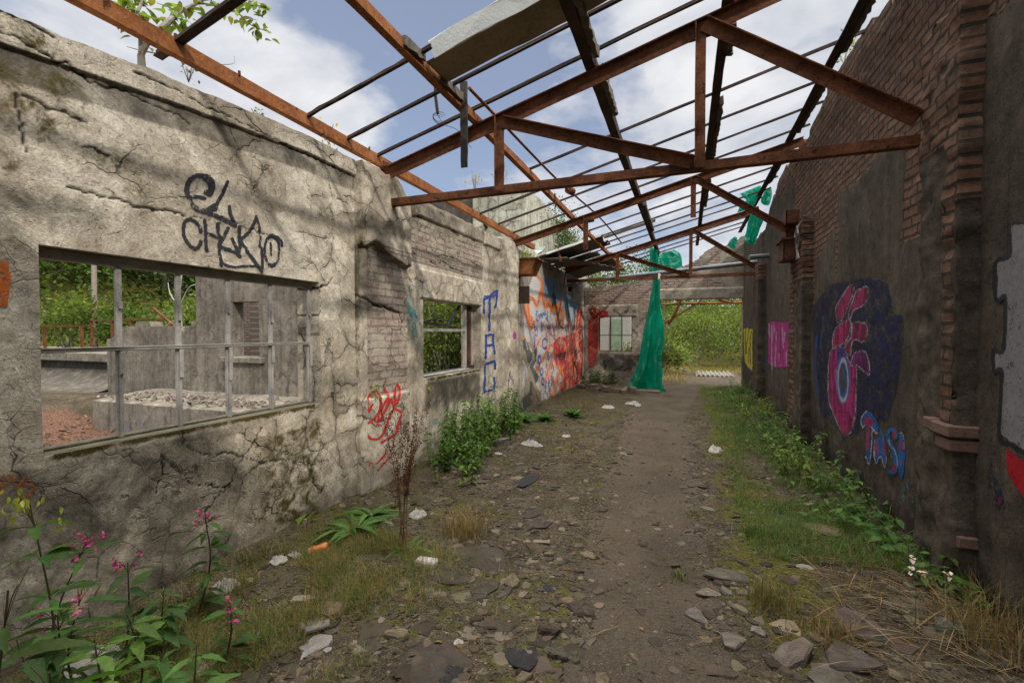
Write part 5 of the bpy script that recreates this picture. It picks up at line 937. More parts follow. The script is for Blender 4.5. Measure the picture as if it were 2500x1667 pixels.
for x, y, h, r, lab in ((-3.2, 24, 5.4, 1.5, 'slim tree showing over the left half of the end wall'), (-5.0, 21, 5.2, 1.4, 'leafy tree glimpsed under the corrugated roof sheets'), (-2.0, 29, 6.2, 1.6, 'distant conifer-like tree above the end wall'), (-4.6, 16.6, 5.3, .8, 'young birch with loose leaves beside the pale cracked building')):
    tree('broadleaf_tree', lab, 'tree', x, y, 0, h, (r, r, h*.36), 4200 if r > 1 else 1300, .11, G2, 'trees showing above the far walls', .64, clumps=30, spread=.26, r0=.07)
for x, y, lab in ((-5.9, 10.7, 'thicket of thin green shoots filling the left of the small window'), (-6.9, 12, 'thicket behind the small window, farther left'), (-5.0, 11.3, 'thicket of yellowing shoots at the right of the small window')):
    bush(lab, x, y, 0, (1.0, .8, 1.5), 5200, .085, G3, 'thickets outside the small window', 'thicket', 'thicket', clumps=40, spread=.3, droop=.6, yellow=.12)
# sapling rooted behind the wall, its branches reaching over the coping
sp = thing('sapling', 'pale-barked sapling with sparse green leaves rooted on top of the left wall', 'tree', (-3.1, 2.0, 3.0)); g = []; tips = []
for L, r in ((((900, 350), (960, 250), (1080, 130), (1160, 70), (1290, 5), (1380, -60)), .018), (((900, 345), (895, 240), (870, 120), (900, 30), (940, -20)), .014), (((1000, 270), (1100, 140), (1240, 30), (1420, 45), (1510, 80), (1600, 160), (1700, 200)), .007), (((905, 180), (860, 200), (840, 140), (800, 70)), .005), (((870, 120), (830, 60), (780, -20)), .005), (((1290, 5), (1420, -10), (1560, 30), (1680, 40)), .006), (((960, 250), (1000, 200), (1060, 140), (1150, 120)), .005), (((930, 330), (1040, 350), (1180, 380), (1290, 405), (1480, 410), (1495, 360)), .004), (((900, 345), (880, 320), (810, 300)), .004), (((1080, 130), (1090, 60), (1000, 20)), .005), (((1510, 80), (1560, 110), (1640, 130)), .004)):
    P = np.array([on(0, -3.1+.08*math.sin(i*1.7+r*300)*min(1, i), *c1((x, y))[0]) for i, (x, y) in enumerate(L)]); C = curve(P, 5); g.append(tube(C, np.linspace(r, r*.45, len(C)), 7)); tips.append((C, r))
b0 = on(0, -3.1, *c1((900, 350))[0]); g.append(tube(curve([b0+(-.02, .02, -.16), b0], 3), np.linspace(.026, .019, 4), 8))
part('trunk', join(*g), BARK, sp); LV, LF = leaf(1, .5, .3, .25, 4); Q = []
for C, r in tips[:8]:
    if r == .004: continue
    k = int(26*len(C)/25)+8; i = np.minimum(len(C)-1, (len(C)*R.beta(3, 1.1, k)).astype(int)); Q.append(C[i]+R.normal(0, .035, (k, 3)))
Q = np.concatenate(Q); part('leaves', scatter(LV, LF, aim(R.normal(0, 1, (len(Q), 3))+(0, 0, -.3))*R.uniform(.045, .085, (len(Q), 1, 1)), Q, var((.105, .145, .03), len(Q), .25, .1)), LEAF, sp)
# ---- balsam plants in the near left corner
BLV = leaf(1, .30, .35, .38, 8, .12); PEV, PEF = leaf(1, .8, .5, .3, 3)
def balsam(px, py, xp, label, seed, pods=False, flower=(.30, .045, .17), nfl=7, nodes=4, ls=.15, gcol=(.04, .085, .02), low=.25, group='balsam plants in the near left corner'):
    top = on(0, xp, px, py); hgt = top[2]; base = np.array((top[0]-.03+R.normal(0, .03), top[1]+R.normal(0, .04), float(gh(top[0], top[1]))))
    t = thing('balsam_plant', label, 'plant', base, group); mid = (base+top)/2+np.array((R.normal(0, .03), R.normal(0, .03), 0)); C = curve([base, mid, top], 10)
    g = [tube(C, np.linspace(.0055, .002, len(C)), 7)]; O = []; D = []; S = []; fl = []
    nodes += 2; low *= .6
    for i in range(nodes):
        q = low+(.93-low)*i/max(1, nodes-1); p = C[int(q*(len(C)-1))]; a0 = R.uniform(0, 6.3)
        for j in range(4 if i < nodes-1 else 3):
            a = a0+j*2.1+R.normal(0, .2); d = np.array((math.cos(a), math.sin(a), R.uniform(-.1, .35))); O.append(p+d*.012); D.append(d); S.append(.82*ls*R.uniform(.55, 1.15)*(1-.3*i/nodes))
    for i in range(max(3, nfl//2)):
        a = R.uniform(0, 6.3); e = top+np.array((math.cos(a)*R.uniform(.015, .07), math.sin(a)*R.uniform(.015, .07), R.uniform(-.07, .035))); g.append(tube(curve([C[-3], (C[-3]+e)/2+(0, 0, .015), e], 4), .0013, 5)); fl.append(e)
        if i % 2: fl.append(e+R.normal(0, .016, 3))
    st = join(*g); part('stem', (st[0], st[1], {'tint': np.tile((.085, .06, .028) if not pods else (.10, .10, .03), (len(st[0]), 1))}), STEM, t)
    part('leaves', scatter(*BLV, aim(np.array(D), R.normal(0, .3, len(D)))*np.array(S)[:, None, None], np.array(O), var(gcol, len(O), .18, .06)), LEAF, t, smooth=True)
    fl = np.array(fl[:nfl])
    for f_ in (fl if pods else ()): k = f_[None]+R.normal(0, .02, (3, 3)); part('seed_pod', scatter(PEV, PEF, aim(R.normal(0, .3, (len(k), 3))+(0, 0, -1), R.uniform(0, 6, len(k)))*R.uniform(.022, .036, (len(k), 1, 1))*np.array((1, .6, .8)), k, var((.22, .26, .05), len(k), .2, .05)), PETAL, t)
    if flower is not None:
        for f_ in fl: k = f_[None]+R.normal(0, .005, (6, 3)); part('flower', scatter(PEV, PEF, aim(R.normal(0, 1, (len(k), 3))+(.3, -.8, -.1), R.uniform(0, 6, len(k)))*R.uniform(.010, .019, (len(k), 1, 1)), k, var(flower, len(k), .35, .1)), PETAL, t)
balsam(70, 1215, -2.0, 'tall balsam with pale green seed pods at the left border', 1, True, None, 12, 5, .18)
balsam(215, 1310, -2.25, 'balsam with a pink flower head leaning in front of the shaded wall', 2, nfl=11, nodes=4, ls=.18)
balsam(500, 1255, -2.4, 'upright balsam with pink flowers and spreading leaves, rightmost against the wall', 3, nfl=12, nodes=5, ls=.19)
balsam(312, 1372, -2.35, 'slender balsam with a few small pink flowers', 4, nfl=8, nodes=4, ls=.17)
balsam(562, 1478, -1.95, 'low balsam with bright pink flowers beside the litter', 5, nfl=11, nodes=3, ls=.16, flower=(.36, .07, .22))
balsam(140, 1495, -1.95, 'short balsam with large pale pink blooms low in the corner', 6, nfl=9, nodes=4, ls=.19, flower=(.42, .13, .29))
balsam(20, 1440, -1.6, 'leafy balsam with broad serrated leaves at the bottom left corner', 7, False, None, 4, 5, .25, low=.3)
balsam(310, 1500, -2.05, 'young balsam without flowers in the middle of the clump', 8, False, None, 3, 4, .20, (.07, .13, .025))
balsam(480, 1575, -1.65, 'balsam with bright upright leaves nearest the bottom border', 9, False, None, 3, 3, .17, (.065, .13, .03), low=.6)
balsam(120, 1640, -1.4, 'broad-leaved balsam cut by the bottom border', 10, False, None, 3, 3, .26, (.055, .115, .03), low=.6)
balsam(400, 1440, -2.3, 'dark-leaved balsam with wide horizontal leaves beside the flowering ones', 11, False, None, 3, 4, .21, (.04, .09, .03))
balsam(230, 1560, -1.75, 'bright green balsam seedling low in the clump', 12, False, None, 3, 3, .18, (.085, .15, .03), low=.5)
balsam(40, 1560, -1.9, 'dark broad-leaved balsam low at the left border', 14, False, None, 3, 4, .24, (.04, .085, .024), low=.3)
balsam(200, 1440, -2.2, 'dense leafy balsam between the two flowering stems', 15, False, None, 3, 5, .2, (.045, .095, .025), low=.2)
balsam(390, 1590, -1.85, 'small dark balsam in front of the wide-leaved one', 16, False, None, 3, 4, .2, (.045, .095, .025), low=.3)
# ---- dock, nettles, brambles
def gpt(px, py, z=0.02): return on(2, z, px, py)
dk = gpt(983, 1345); t = thing('dead_dock', 'tall dead dock with dark red-brown seed stalks', 'plant', dk); g = []; sd_ = []
for i in range(7):
    a = R.uniform(0, 6.3); hh = R.uniform(.72, 1.08); e = dk+np.array((math.cos(a)*.2, math.sin(a)*.14, hh)); C = curve([dk+R.normal(0, .02, 3)*(1, 1, 0), dk+(e-dk)*(.3, .3, .5), e], 10); g.append(tube(C, np.linspace(.0036, .0012, len(C)), 6))
    for b in range(6):
        q = C[int(len(C)*(.42+.09*b))]; ee = q+np.array((R.normal(0, .05), R.normal(0, .05), .16)); Cb = curve([q, q+(ee-q)*(.7, .7, .4), ee], 5); g.append(tube(Cb, .0012, 4)); sd_.append(np.repeat(Cb[1:], 5, 0))
    sd_.append(np.repeat(C[int(len(C)*.55):], 7, 0))
st = join(*g); part('stalks', (st[0], st[1], {'tint': np.tile((.12, .055, .028), (len(st[0]), 1))}), STEM, t); sd_ = np.concatenate(sd_); sd_ = sd_+R.normal(0, .008, sd_.shape)
part('seeds', scatter(CARD[0], CARD[1], rots(len(sd_), 1.2)*R.uniform(.008, .017, (len(sd_), 1, 1)), sd_, var((.085, .026, .016), len(sd_), .3, .1)), LEAF, t)
DLV = leaf(1, .2, .35, .6, 7, .06)
def rosette(px, py, n, L, label, col=(.06, .125, .03), lift=.7, name='dock_plant', group=None, P=None):
    p = gpt(px, py) if P is None else np.array(P, float); p[2] = float(gh(p[0], p[1])); t = thing(name, label, 'plant', p, group)
    a = R.uniform(0, 6.3, n); d = np.stack((np.cos(a), np.sin(a), R.uniform(.25, 1.3, n)*lift), 1)
    part('leaves', scatter(*DLV, aim(d, R.normal(0, .3, n))*(L*R.uniform(.55, 1.15, n))[:, None, None], p+R.normal(0, .02, (n, 3))*(1, 1, 0), var(col, n, .22, .07)), LEAF, t, smooth=True)
    part('crown_base', tube([p+(0, 0, -.02), p+(0, 0, .03)], [.025, .012], 7), BARK, t)
rosette(862, 1312, 30, .29, 'large green dock with arching leaves at the foot of the first pier', (.05, .11, .026), 1.0); rosette(905, 1278, 18, .30, 'green dock behind the larger one, close to the wall')
rosette(1000, 1350, 10, .2, 'few green dock leaves at the base of the dead stalks'); rosette(745, 1292, 8, .18, 'small dock seedling beside the mossy wall foot', (.10, .12, .03))
for px, py, lab in ((1280, 1035, 'lush green thistle patch below the mural'), (1330, 1030, 'second thistle patch, further along under the mural'), (1400, 1020, 'low thistle patch near the white litter'), (1250, 1050, 'thistle patch at the foot of the blue-lettered pier')): rosette(px, py, 64, .22, lab, (.055, .125, .03), 1.8, 'thistle', 'thistle patches along the mural foot')
NLV = leaf(1, .5, .3, .35, 5, .12)
def leafy_stems(pts, hts, ls, col, label, name, cat, group=None, lean=.12, every=.055, mat=LEAF):
    pts = np.array(pts); c = pts.mean(0); t = thing(name, label, cat, (c[0], c[1], float(gh(c[0], c[1]))), group); g = []; O = []; D = []
    for (x, y), h in zip(pts, hts):
        b = np.array((x, y, float(gh(x, y))-.01)); e = b+np.array((R.normal(0, lean)*h, R.normal(0, lean)*h, h)); C = curve([b, (b+e)/2+R.normal(0, .02, 3), e], 4); g.append(tube(C, np.linspace(.004, .0015, len(C)), 5)); n = max(3, int(h/every))
        for i in range(n):
            q = b+(e-b)*(.12+.88*i/n); a = i*1.57+R.normal(0, .25)
            for s in (0, math.pi): O.append(q); D.append((math.cos(a+s), math.sin(a+s), R.uniform(-.35, .35)))
    st = join(*g); part('stems', (st[0], st[1], {'tint': np.tile((.07, .08, .03), (len(st[0]), 1))}), STEM, t)
    n = len(O); part('leaves', scatter(*NLV, aim(np.array(D), R.normal(0, .4, n))*(ls*R.uniform(.55, 1.2, n))[:, None, None], np.array(O), var(col, n, .24, .07)), mat, t, smooth=True)
for x0, y0, n, h, lab in ((-2.55, 4.75, 22, .62, 'nearest nettle clump, right of the dead dock stalks'), (-2.6, 5.25, 24, .66, 'nettle clump below the left corner of the small window'), (-2.6, 5.9, 24, .6, 'nettle clump below the right half of the small window'), (-2.55, 6.6, 22, .66, 'nettle clump under the blue letters'), (-2.2, 4.55, 12, .38, 'short nettle clump spilling towards the path')):
    leafy_stems(np.stack((R.normal(x0, .15, n), R.normal(y0, .2, n)), 1), R.uniform(.5, 1.15, n)*h*.95, .072, (.065, .125, .026), lab, 'nettle_clump', 'nettles', 'nettle clumps along the left wall', .14, .04)
for x0, y0, n, lab in ((-2.6, 13.6, 20, 'dark ivy-like weeds in the far left corner'), (-2.3, 14.1, 18, 'weeds below the end window')): leafy_stems(np.stack((R.normal(x0, .25, n), R.normal(y0, .25, n)), 1), R.uniform(.25, .5, n), .09, (.03, .06, .018), lab, 'weed_clump', 'weeds')
gr_ = 'bramble clumps along the right wall'
for i, (x0, y0, n, h, lab) in enumerate(((1.35, 12.6, 26, .55, 'dark bramble clump at the yellow lettering'), (1.2, 10.8, 30, .55, 'bramble clump below the pink lettering'), (1.3, 9.4, 30, .5, 'bramble clump in front of the far brick pier'), (1.2, 8.0, 32, .5, 'bramble clump at the foot of the middle pier'), (1.25, 6.9, 34, .48, 'dense bramble clump under the paint creature, far side'), (1.2, 6.0, 34, .46, 'dense bramble clump under the paint creature, near side'), (1.3, 5.2, 26, .4, 'bramble clump just left of the bubble letters'), (1.3, 4.5, 20, .3, 'bright-leaved bramble runner below the bubble letters'))):
    leafy_stems(np.stack((R.normal(x0, .2, n), R.normal(y0, .3, n)), 1), R.uniform(.35, 1.15, n)*h*.72, .062, ((.055, .105, .03), (.065, .125, .028), (.095, .14, .03))[i % 3], lab, 'bramble_clump', 'bramble', gr_, .45, .042)
# long balsam runner with white flowers at the right
for px, py, n, lab in ((2120, 1290, 12, 'leafy runner with light green leaves near the loose wall brick'), (2220, 1360, 14, 'runner with small white flowers below the nearest pier'), (2330, 1440, 16, 'bright green runner at the foot of the nearest pier'), (2400, 1500, 10, 'last green runner near the right border')):
    p = gpt(px, py); leafy_stems(np.stack((R.normal(p[0], .09, n), R.normal(p[1], .09, n)), 1), R.uniform(.08, .26, n), .09, (.05, .10, .025), lab, 'ground_creeper', 'creeper', 'leafy runners at the foot of the nearest pier', .7)
wf = np.array([gpt(px, py, .22) for px, py in ((2230, 1365), (2225, 1395), (2250, 1400), (2318, 1405))]); k = np.repeat(wf, 5, 0)+R.normal(0, .006, (20, 3))
single('white_flowers', scatter(PEV, PEF, aim(R.normal(0, 1, (20, 3))+(0, -.6, .2))*.026, k, var((.62, .52, .56), 20, .08, .03)), PETAL, 'four small white balsam blooms among the runner leaves', 'flowers')
# ---- grass
def blades(P, h, col, w=.0045, bend=.5, dead=.0):
    n = len(P); T = []; 
    for i in range(4): t = i/3; T += [(0, -(1-t)*.5, t), (0, (1-t)*.5, t)]
    TV = np.array(T[:7]+[(0, 0, 1)]); TF = np.array([(0, 1, 3, 2), (2, 3, 5, 4), (4, 5, 7, 6)]); a = R.uniform(0, 6.3, n); hh = h*R.uniform(.45, 1.25, n)*(.35+1.3*fbm(P[:, 0]*4.5, P[:, 1]*4.5, 55, 3)); bd = np.abs(R.normal(0, bend, n))
    V = np.zeros((n, 8, 3)); t = TV[:, 2]; V[:, :, 0] = (bd*hh)[:, None]*t[None]**2; V[:, :, 1] = TV[:, 1][None]*w*R.uniform(.6, 1.3, n)[:, None]; V[:, :, 2] = hh[:, None]*t[None]*(1-.35*np.minimum(bd, 1.3)[:, None]*t[None])
    V = np.einsum('qij,qnj->qni', rotz(a), V)+P[:, None, :]; tint = var(col, n, .22, .08); d = R.random(n) < dead; tint[d] = var((.17, .125, .06), d.sum(), .25, .08)
    return V.reshape(-1, 3), (TF[None]+(np.arange(n)*8)[:, None, None]).reshape(-1, 4), {'tint': np.repeat(tint, 8, axis=0)}
def on_ground(x, y): return np.stack((x, y, gh(x, y)-.004), 1)
def tuft(px, py, n, r, h, col, label, dead=.3, bend=.5, P=None):
    p = gpt(px, py) if P is None else P; single('grass_tuft', blades(on_ground(R.normal(p[0], r, n), R.normal(p[1], r, n)), h, col, .0042, bend, dead), GRASS, label, 'grass tuft', 'separate grass tufts on the floor')
tuft(1135, 1300, 420, .085, .21, (.15, .115, .05), 'dry brown grass tuft behind the white brick', .8, .7); tuft(1830, 1310, 260, .045, .17, (.055, .105, .022), 'bright green grass tuft right of the path', .1, .5); tuft(1880, 1480, 330, .07, .19, (.085, .10, .03), 'half-dry grass tuft right of the path, near the paving slabs', .5, .6)
tuft(900, 1440, 260, .08, .10, (.08, .095, .03), 'thin grass patch beside the orange can', .4, .8); tuft(2020, 1560, 260, .07, .15, (.12, .10, .04), 'straw-coloured tuft among the right hand rubble', .75, .8); tuft(1700, 1255, 160, .05, .07, (.07, .09, .02), 'short mossy tuft on the right edge of the path', .3, .7); tuft(2420, 1590, 420, .12, .32, (.14, .115, .055), 'tall dry grass in the bottom right corner', .7, .8); tuft(1235, 1060, 260, .1, .3, (.16, .13, .06), 'dry grass tuft at the foot of the second pier', .8, .5); tuft(1660, 1400, 130, .04, .08, (.06, .09, .02), 'small green tuft on the path edge nearest the viewer', .2, .6)
N = 22000; x = R.normal(-2.1, .36, N); y = R.uniform(1.25, 2.9, N); q = (fbm(x*3.6, y*3.6, 77, 4) > .5+.12*(R.random(N)-.5)) & (x > -2.86)
n2 = 34000; x2 = R.normal(.95, .34, n2); y2 = 3.6+R.random(n2)**1.2*10.5; q2 = (x2 < 1.55) & (x2 > .32+.012*(14-y2)) & (fbm(x2*2.6, y2*2.6, 7, 4) > .42+.15*(R.random(n2)-.5))
n3 = 5000; x3 = R.uniform(.25, 1.4, n3); y3 = R.uniform(2.2, 5, n3); q3 = fbm(x3*3, y3*3, 17, 3) > .6
n4 = 5000; x4 = R.uniform(-2.7, -1, n4); y4 = R.uniform(5, 13.8, n4); q4 = fbm(x4*1.8, y4*1.8, 27, 3) > .58
A = [blades(on_ground(x[q], y[q]), .12, (.07, .105, .022), .0032, 1.1, .5), blades(on_ground(x2[q2], y2[q2]), .115, (.062, .118, .028), .0048, .95, .12), blades(on_ground(x3[q3], y3[q3]), .09, (.11, .095, .035), .003, 1., .6), blades(on_ground(x4[q4], y4[q4]), .09, (.12, .095, .04), .005, .9, .6)]
def cat4(A):
    V = np.concatenate([a[0] for a in A]); o = np.cumsum([0]+[len(a[0]) for a in A[:-1]]); return V, np.concatenate([a[1]+k for a, k in zip(A, o)]), {'tint': np.concatenate([a[2]['tint'] for a in A])}
struct('grass', cat4(A), GRASS, kind='stuff')
n5 = 16000; x5 = R.uniform(-4, 6, n5); y5 = R.uniform(15, 24, n5); q5 = (fbm(x5*.9, y5*.9, 37, 3)+.25*(np.abs(x5-.9) > .9)+.25*(y5 > 18.5) > .62); struct('rough_grass', blades(on_ground(x5[q5], y5[q5]), .22, (.17, .155, .05), .012, .6, .4), GRASS, kind='stuff')
n7 = 520; x7 = R.uniform(-2.6, 1.4, n7); y7 = 1.6+R.random(n7)**1.4*7; a7 = R.uniform(0, 6.3, n7); struct('dead_leaves', scatter(*leaf(1, .5, .4, .3, 3), aim(np.stack((np.cos(a7), np.sin(a7), R.normal(0, .25, n7)), 1), R.normal(0, .6, n7))*R.uniform(.02, .05, (n7, 1, 1)), on_ground(x7, y7)+(0, 0, .012), var((.12, .075, .035), n7, .35, .1)), GRASS, kind='stuff')
n8 = 260; x8 = R.uniform(-2.6, 1.4, n8); y8 = 1.6+R.random(n8)**1.4*6; a8 = R.uniform(0, 6.3, n8); struct('twigs', scatter(*leaf(1, .035, 1.2, .08, 4), aim(np.stack((np.cos(a8), np.sin(a8), R.normal(0, .06, n8)), 1))*R.uniform(.08, .26, (n8, 1, 1)), on_ground(x8, y8)+(0, 0, .016), var((.10, .07, .045), n8, .3, .08)), GRASS, kind='stuff')
n6 = 380; x6 = R.uniform(.75, 1.5, n6); y6 = R.uniform(2.4, 4.1, n6); a = R.normal(2.5, .9, n6); L = R.uniform(.12, .3, n6); P = on_ground(x6, y6)+np.stack((0*x6, 0*x6, R.uniform(.01, .05, n6)), 1)
struct('straw_litter', scatter(*leaf(1, .022, .1, .15, 3), aim(np.stack((np.cos(a), np.sin(a), R.normal(0, .1, n6)), 1))*L[:, None, None], P, var((.16, .115, .065), n6, .3, .08)), GRASS, kind='stuff')
# ------------------------------------------------------------------ rubble and litter
def shard(n=6, seed=0, flat=.22):
    a = np.sort(R.uniform(0, 2*math.pi, n)+0)+R.normal(0, .1, n); a = np.linspace(0, 2*math.pi, n, endpoint=False)+R.uniform(-.35, .35, n); r = R.uniform(.55, 1.15, n); e = R.uniform(.75, 1.35)
    b = np.stack((np.cos(a)*r*e, np.sin(a)*r/e), 1); tpf = R.uniform(.78, .95); off = R.normal(0, .05, 2)
    V = [(x, y, -flat*.5) for x, y in b]+[(x*tpf+off[0], y*tpf+off[1], flat*.5+R.normal(0, flat*.12)) for x, y in b]
    return np.array(V), [tuple(range(n))[::-1], tuple(range(n, 2*n))]+[(i, (i+1) % n, n+(i+1) % n, n+i) for i in range(n)]
STC = ((.085, .068, .05), (.062, .049, .036), (.145, .12, .085), (.06, .05, .04), (.092, .071, .052))
def stones(n, xs, ys, s0, s1, flat, wgt):
    V = []; Fc = []; T = []; o = 0; tm = [shard(int(R.integers(5, 8)), i, flat) for i in range(14)]; X = xs(n*3); Y = ys(n*3); keep = R.random(n*3) < wgt(X, Y); X = X[keep][:n]; Y = Y[keep][:n]
    M = rots(len(X), .13); S = s0*(s1/s0)**(R.random(len(X))**2.2)
    for i in range(len(X)):
        v, f = tm[i % 14]; q = v@M[i].T*S[i]; z = float(GZ[i]) if False else 0; V.append(q+(X[i], Y[i], 0)); Fc += [tuple(k+o for k in ff) for ff in f]; o += len(v); T.append(np.repeat(var(STC[int(R.integers(0, 5))], 1, .18, .04), len(v), 0))
    V = np.concatenate(V); Z = gh(X, Y)+S*flat*.22; c = np.repeat(Z, [len(tm[i % 14][0]) for i in range(len(X))]); V[:, 2] += c
    return V, Fc, {'tint': np.concatenate(T)}
def wg(X, Y): p = 1-sst(path_half(Y)*.6, path_half(Y)*1.25, np.abs(X-path_mid(Y))); return np.clip((.25+1.1*fbm(X*1.7, Y*1.7, 61, 3))*(1-.8*p)*(1-.25*sst(-1.9, -2.6, X)), 0, 1)
struct('rubble', stones(7500, lambda n: R.uniform(-2.85, 1.5, n), lambda n: 1.4+R.random(n)**1.5*8, .010, .048, .34, wg), STONE, kind='stuff')
struct('gravel', stones(15000, lambda n: R.uniform(-2.85, 1.4, n), lambda n: 1.5+R.random(n)**1.6*5, .005, .016, .6, lambda X, Y: .4+0*X), STONE, kind='stuff')
struct('slate_flakes', stones(700, lambda n: R.uniform(-2.4, 1.4, n), lambda n: 1.6+R.random(n)**1.3*5, .03, .095, .09, wg), STONE, kind='stuff')
def rock(flat, n=11):
    a = np.linspace(0, 2*math.pi, n, endpoint=False)+R.uniform(-.22, .22, n); e = R.uniform(.8, 1.3); r = R.uniform(.72, 1.1, n)*(1+.18*np.cos(a*R.integers(2, 4)+R.uniform(0, 6))); V = []
    sl = R.normal(0, .18, 2)
    for q, z in ((1., -.5), (1.02, .05), (.93, .36), (.62, .46), (.28, .5)):
        for i in range(n): x = math.cos(a[i])*r[i]*q*e; y = math.sin(a[i])*r[i]*q/e; V.append((x+R.normal(0, .025), y+R.normal(0, .025), flat*(z+(R.normal(0, .07)+sl[0]*x+sl[1]*y if z > 0 else 0))))
    V.append((0, 0, flat*.5)); f = [(k*n+i, k*n+(i+1) % n, (k+1)*n+(i+1) % n, (k+1)*n+i) for k in range(4) for i in range(n)]+[(4*n+i, 4*n+(i+1) % n, 5*n) for i in range(n)]
    return np.array(V), f
def stone(px, py, size, flat, col, label, tilt=.12, n=7, name='stone', group='larger stones on the floor', cat='stone', yaw=None):
    p = gpt(px, py); s = size*np.linalg.norm(p-(0, 0, EYE))/F/2; V, f = rock(flat*1.15); V = V@rots(1, tilt)[0].T*s
    V[:, 2] -= V[:, 2].min()+.3*(V[:, 2].max()-V[:, 2].min()); V += (p[0], p[1], float(gh(p[0], p[1])))
    return single(name, (V, f, {'tint': var(.64*np.array(col), len(V), .15, .04)}), STONE, label, cat, group)
TANS = (.22, .178, .115); GRY = (.115, .095, .075); BRN = (.095, .074, .057); SLT = (.05, .048, .05)
for a in ((970, 1558, 42, .75, TANS, 'upright tan stone below the white brick, near the bottom border'), (1250, 1422, 44, .5, TANS, 'tan squared stone in the middle of the floor'), (1343, 1348, 24, .5, TANS, 'small pale stone left of the path, behind the squared tan one'), (1436, 1350, 30, .4, TANS, 'pale flat stone on the left edge of the path'), (1385, 1460, 30, .5, TANS, 'pale rounded stone with a smaller one beside it'), (810, 1505, 62, .5, (.22, .16, .12), 'large brown stone in the grass left of the floor'),
          (770, 1540, 68, .2, (.33, .29, .26), 'pale flat plaster slab near the bottom left'), (768, 1582, 64, .16, (.40, .36, .33), 'whitish plaster flake close to the bottom left plants'), (735, 1480, 34, .4, (.46, .38, .36), 'pinkish white plaster lump beside the pale flowers'), (1345, 1535, 44, .5, BRN, 'brown angular stone at the bottom centre'), (1362, 1590, 46, .5, GRY, 'mottled grey stone at the bottom centre'), (1275, 1650, 36, .5, TANS, 'tan stone touching the bottom border'), (1470, 1648, 38, .4, TANS, 'sandy flat stone at the bottom border beside the path'), (1420, 1480, 60, .4, BRN, 'dark brown block with straw over it'),
          (1225, 1090, 44, .7, (.30, .28, .26), 'rounded grey boulder at the wall side below the blue letters'), (1130, 1137, 30, .5, (.27, .22, .18), 'tan stone in front of the nettles'), (2008, 1308, 74, .22, (.21, .155, .105), 'brown flat slab right of the path'), (1934, 1310, 38, .25, GRY, 'small flat slab left of the brown one'), (1775, 1408, 72, .25, (.17, .145, .115), 'broad grey slab beside the half-dry tuft'), (1735, 1440, 46, .2, (.26, .215, .165), 'narrow pale slab on the right edge of the path'), (1808, 1496, 34, .4, (.27, .22, .16), 'pale squared stone below the half-dry tuft'), (1700, 1495, 44, .4, (.22, .19, .165), 'veined grey stone on the right path edge'),
          (1925, 1610, 72, .35, (.20, .165, .135), 'long grey-brown stone at the bottom right'), (1790, 1560, 56, .3, (.22, .18, .15), 'split slab stone right of the path near the bottom'), (1850, 1548, 30, .5, (.25, .21, .18), 'small triangular stone near the bottom right'), (2100, 1545, 84, .2, (.15, .115, .10), 'wide brown flake of slab in the right rubble'), (2080, 1620, 80, .25, (.15, .12, .105), 'thick dark slab edge in the bottom right rubble'), (2318, 1565, 50, .6, (.15, .155, .125), 'smooth greenish cobble at the foot of the right wall'), (2035, 1655, 80, .12, (.17, .145, .12), 'flat slab lying at the bottom border right of the path'), (1650, 1370, 26, .3, GRY, 'grey chip on the path edge'), (1548, 1590, 20, .6, TANS, 'single small tan stone on the path'), (1730, 1520, 20, .6, TANS, 'tiny sandy stone beside the path, right')):
    stone(*a)
for a in ((1170, 1360, 130, .05, 'big cracked floor plate in the middle'), (1095, 1410, 90, .06, 'broken floor plate behind the mossy patch'), (1170, 1440, 90, .06, 'floor plate beside the squared tan stone'), (1060, 1600, 150, .05, 'wide purple-grey floor plate near the bottom'), (1310, 1275, 74, .06, 'floor plate on the left edge of the path'), (1300, 1255, 52, .08, 'smaller raised plate on top of another'), (890, 1590, 66, .08, 'star-shaped floor plate at the bottom left'), (1280, 1172, 84, .04, 'thin dark slate lying flat beyond the weeds'), (1275, 1600, 76, .1, 'black charred slab at the bottom centre'), (1345, 1430, 40, .1, 'dark blue-grey slate piece beside the squared stone'), (1085, 1650, 72, .08, 'grey slate at the bottom border')):
    stone(a[0], a[1], a[2], a[3], SLT if 'slate' in a[4] or 'black' in a[4] else (.092, .075, .06), a[4], .04, 8, 'floor_plate', 'broken floor plates', 'floor plate')
p = gpt(1041, 1383); c, s = math.cos(.1), math.sin(.1); V, f = bbox(-.075, .075, -.04, .04, 0, .05, .012); V = V@np.array(((c, s, 0), (-s, c, 0), (0, 0, 1)))+(p[0], p[1], float(gh(p[0], p[1]))-.004); single('white_brick', (V, f), plain('white_brick', (.62, .57, .54), .9, .3, 20), 'white painted brick lying on the floor plates', 'brick')
p = gpt(779, 1366); p[2] = float(gh(p[0], p[1])); t = thing('drink_can', 'crushed orange drink can lying in the weeds by the wall', 'can', p); d = np.array((.75, .62, .18)); d /= np.linalg.norm(d)
part('can_body', tube([p+(0, 0, .035)+d*q for q in (-.058, -.05, -.03, 0, .03, .05, .058)], [.022, .031, .031, .027, .031, .031, .024], 16), plain('orange_can', (.55, .15, .02), .35, .3, 12, .004, .6), t, smooth=True); part('can_end', tube([p+(0, 0, .035)+d*q for q in (-.064, -.058)], [.024, .024], 16), plain('tin', (.4, .4, .42), .3, .2), t)
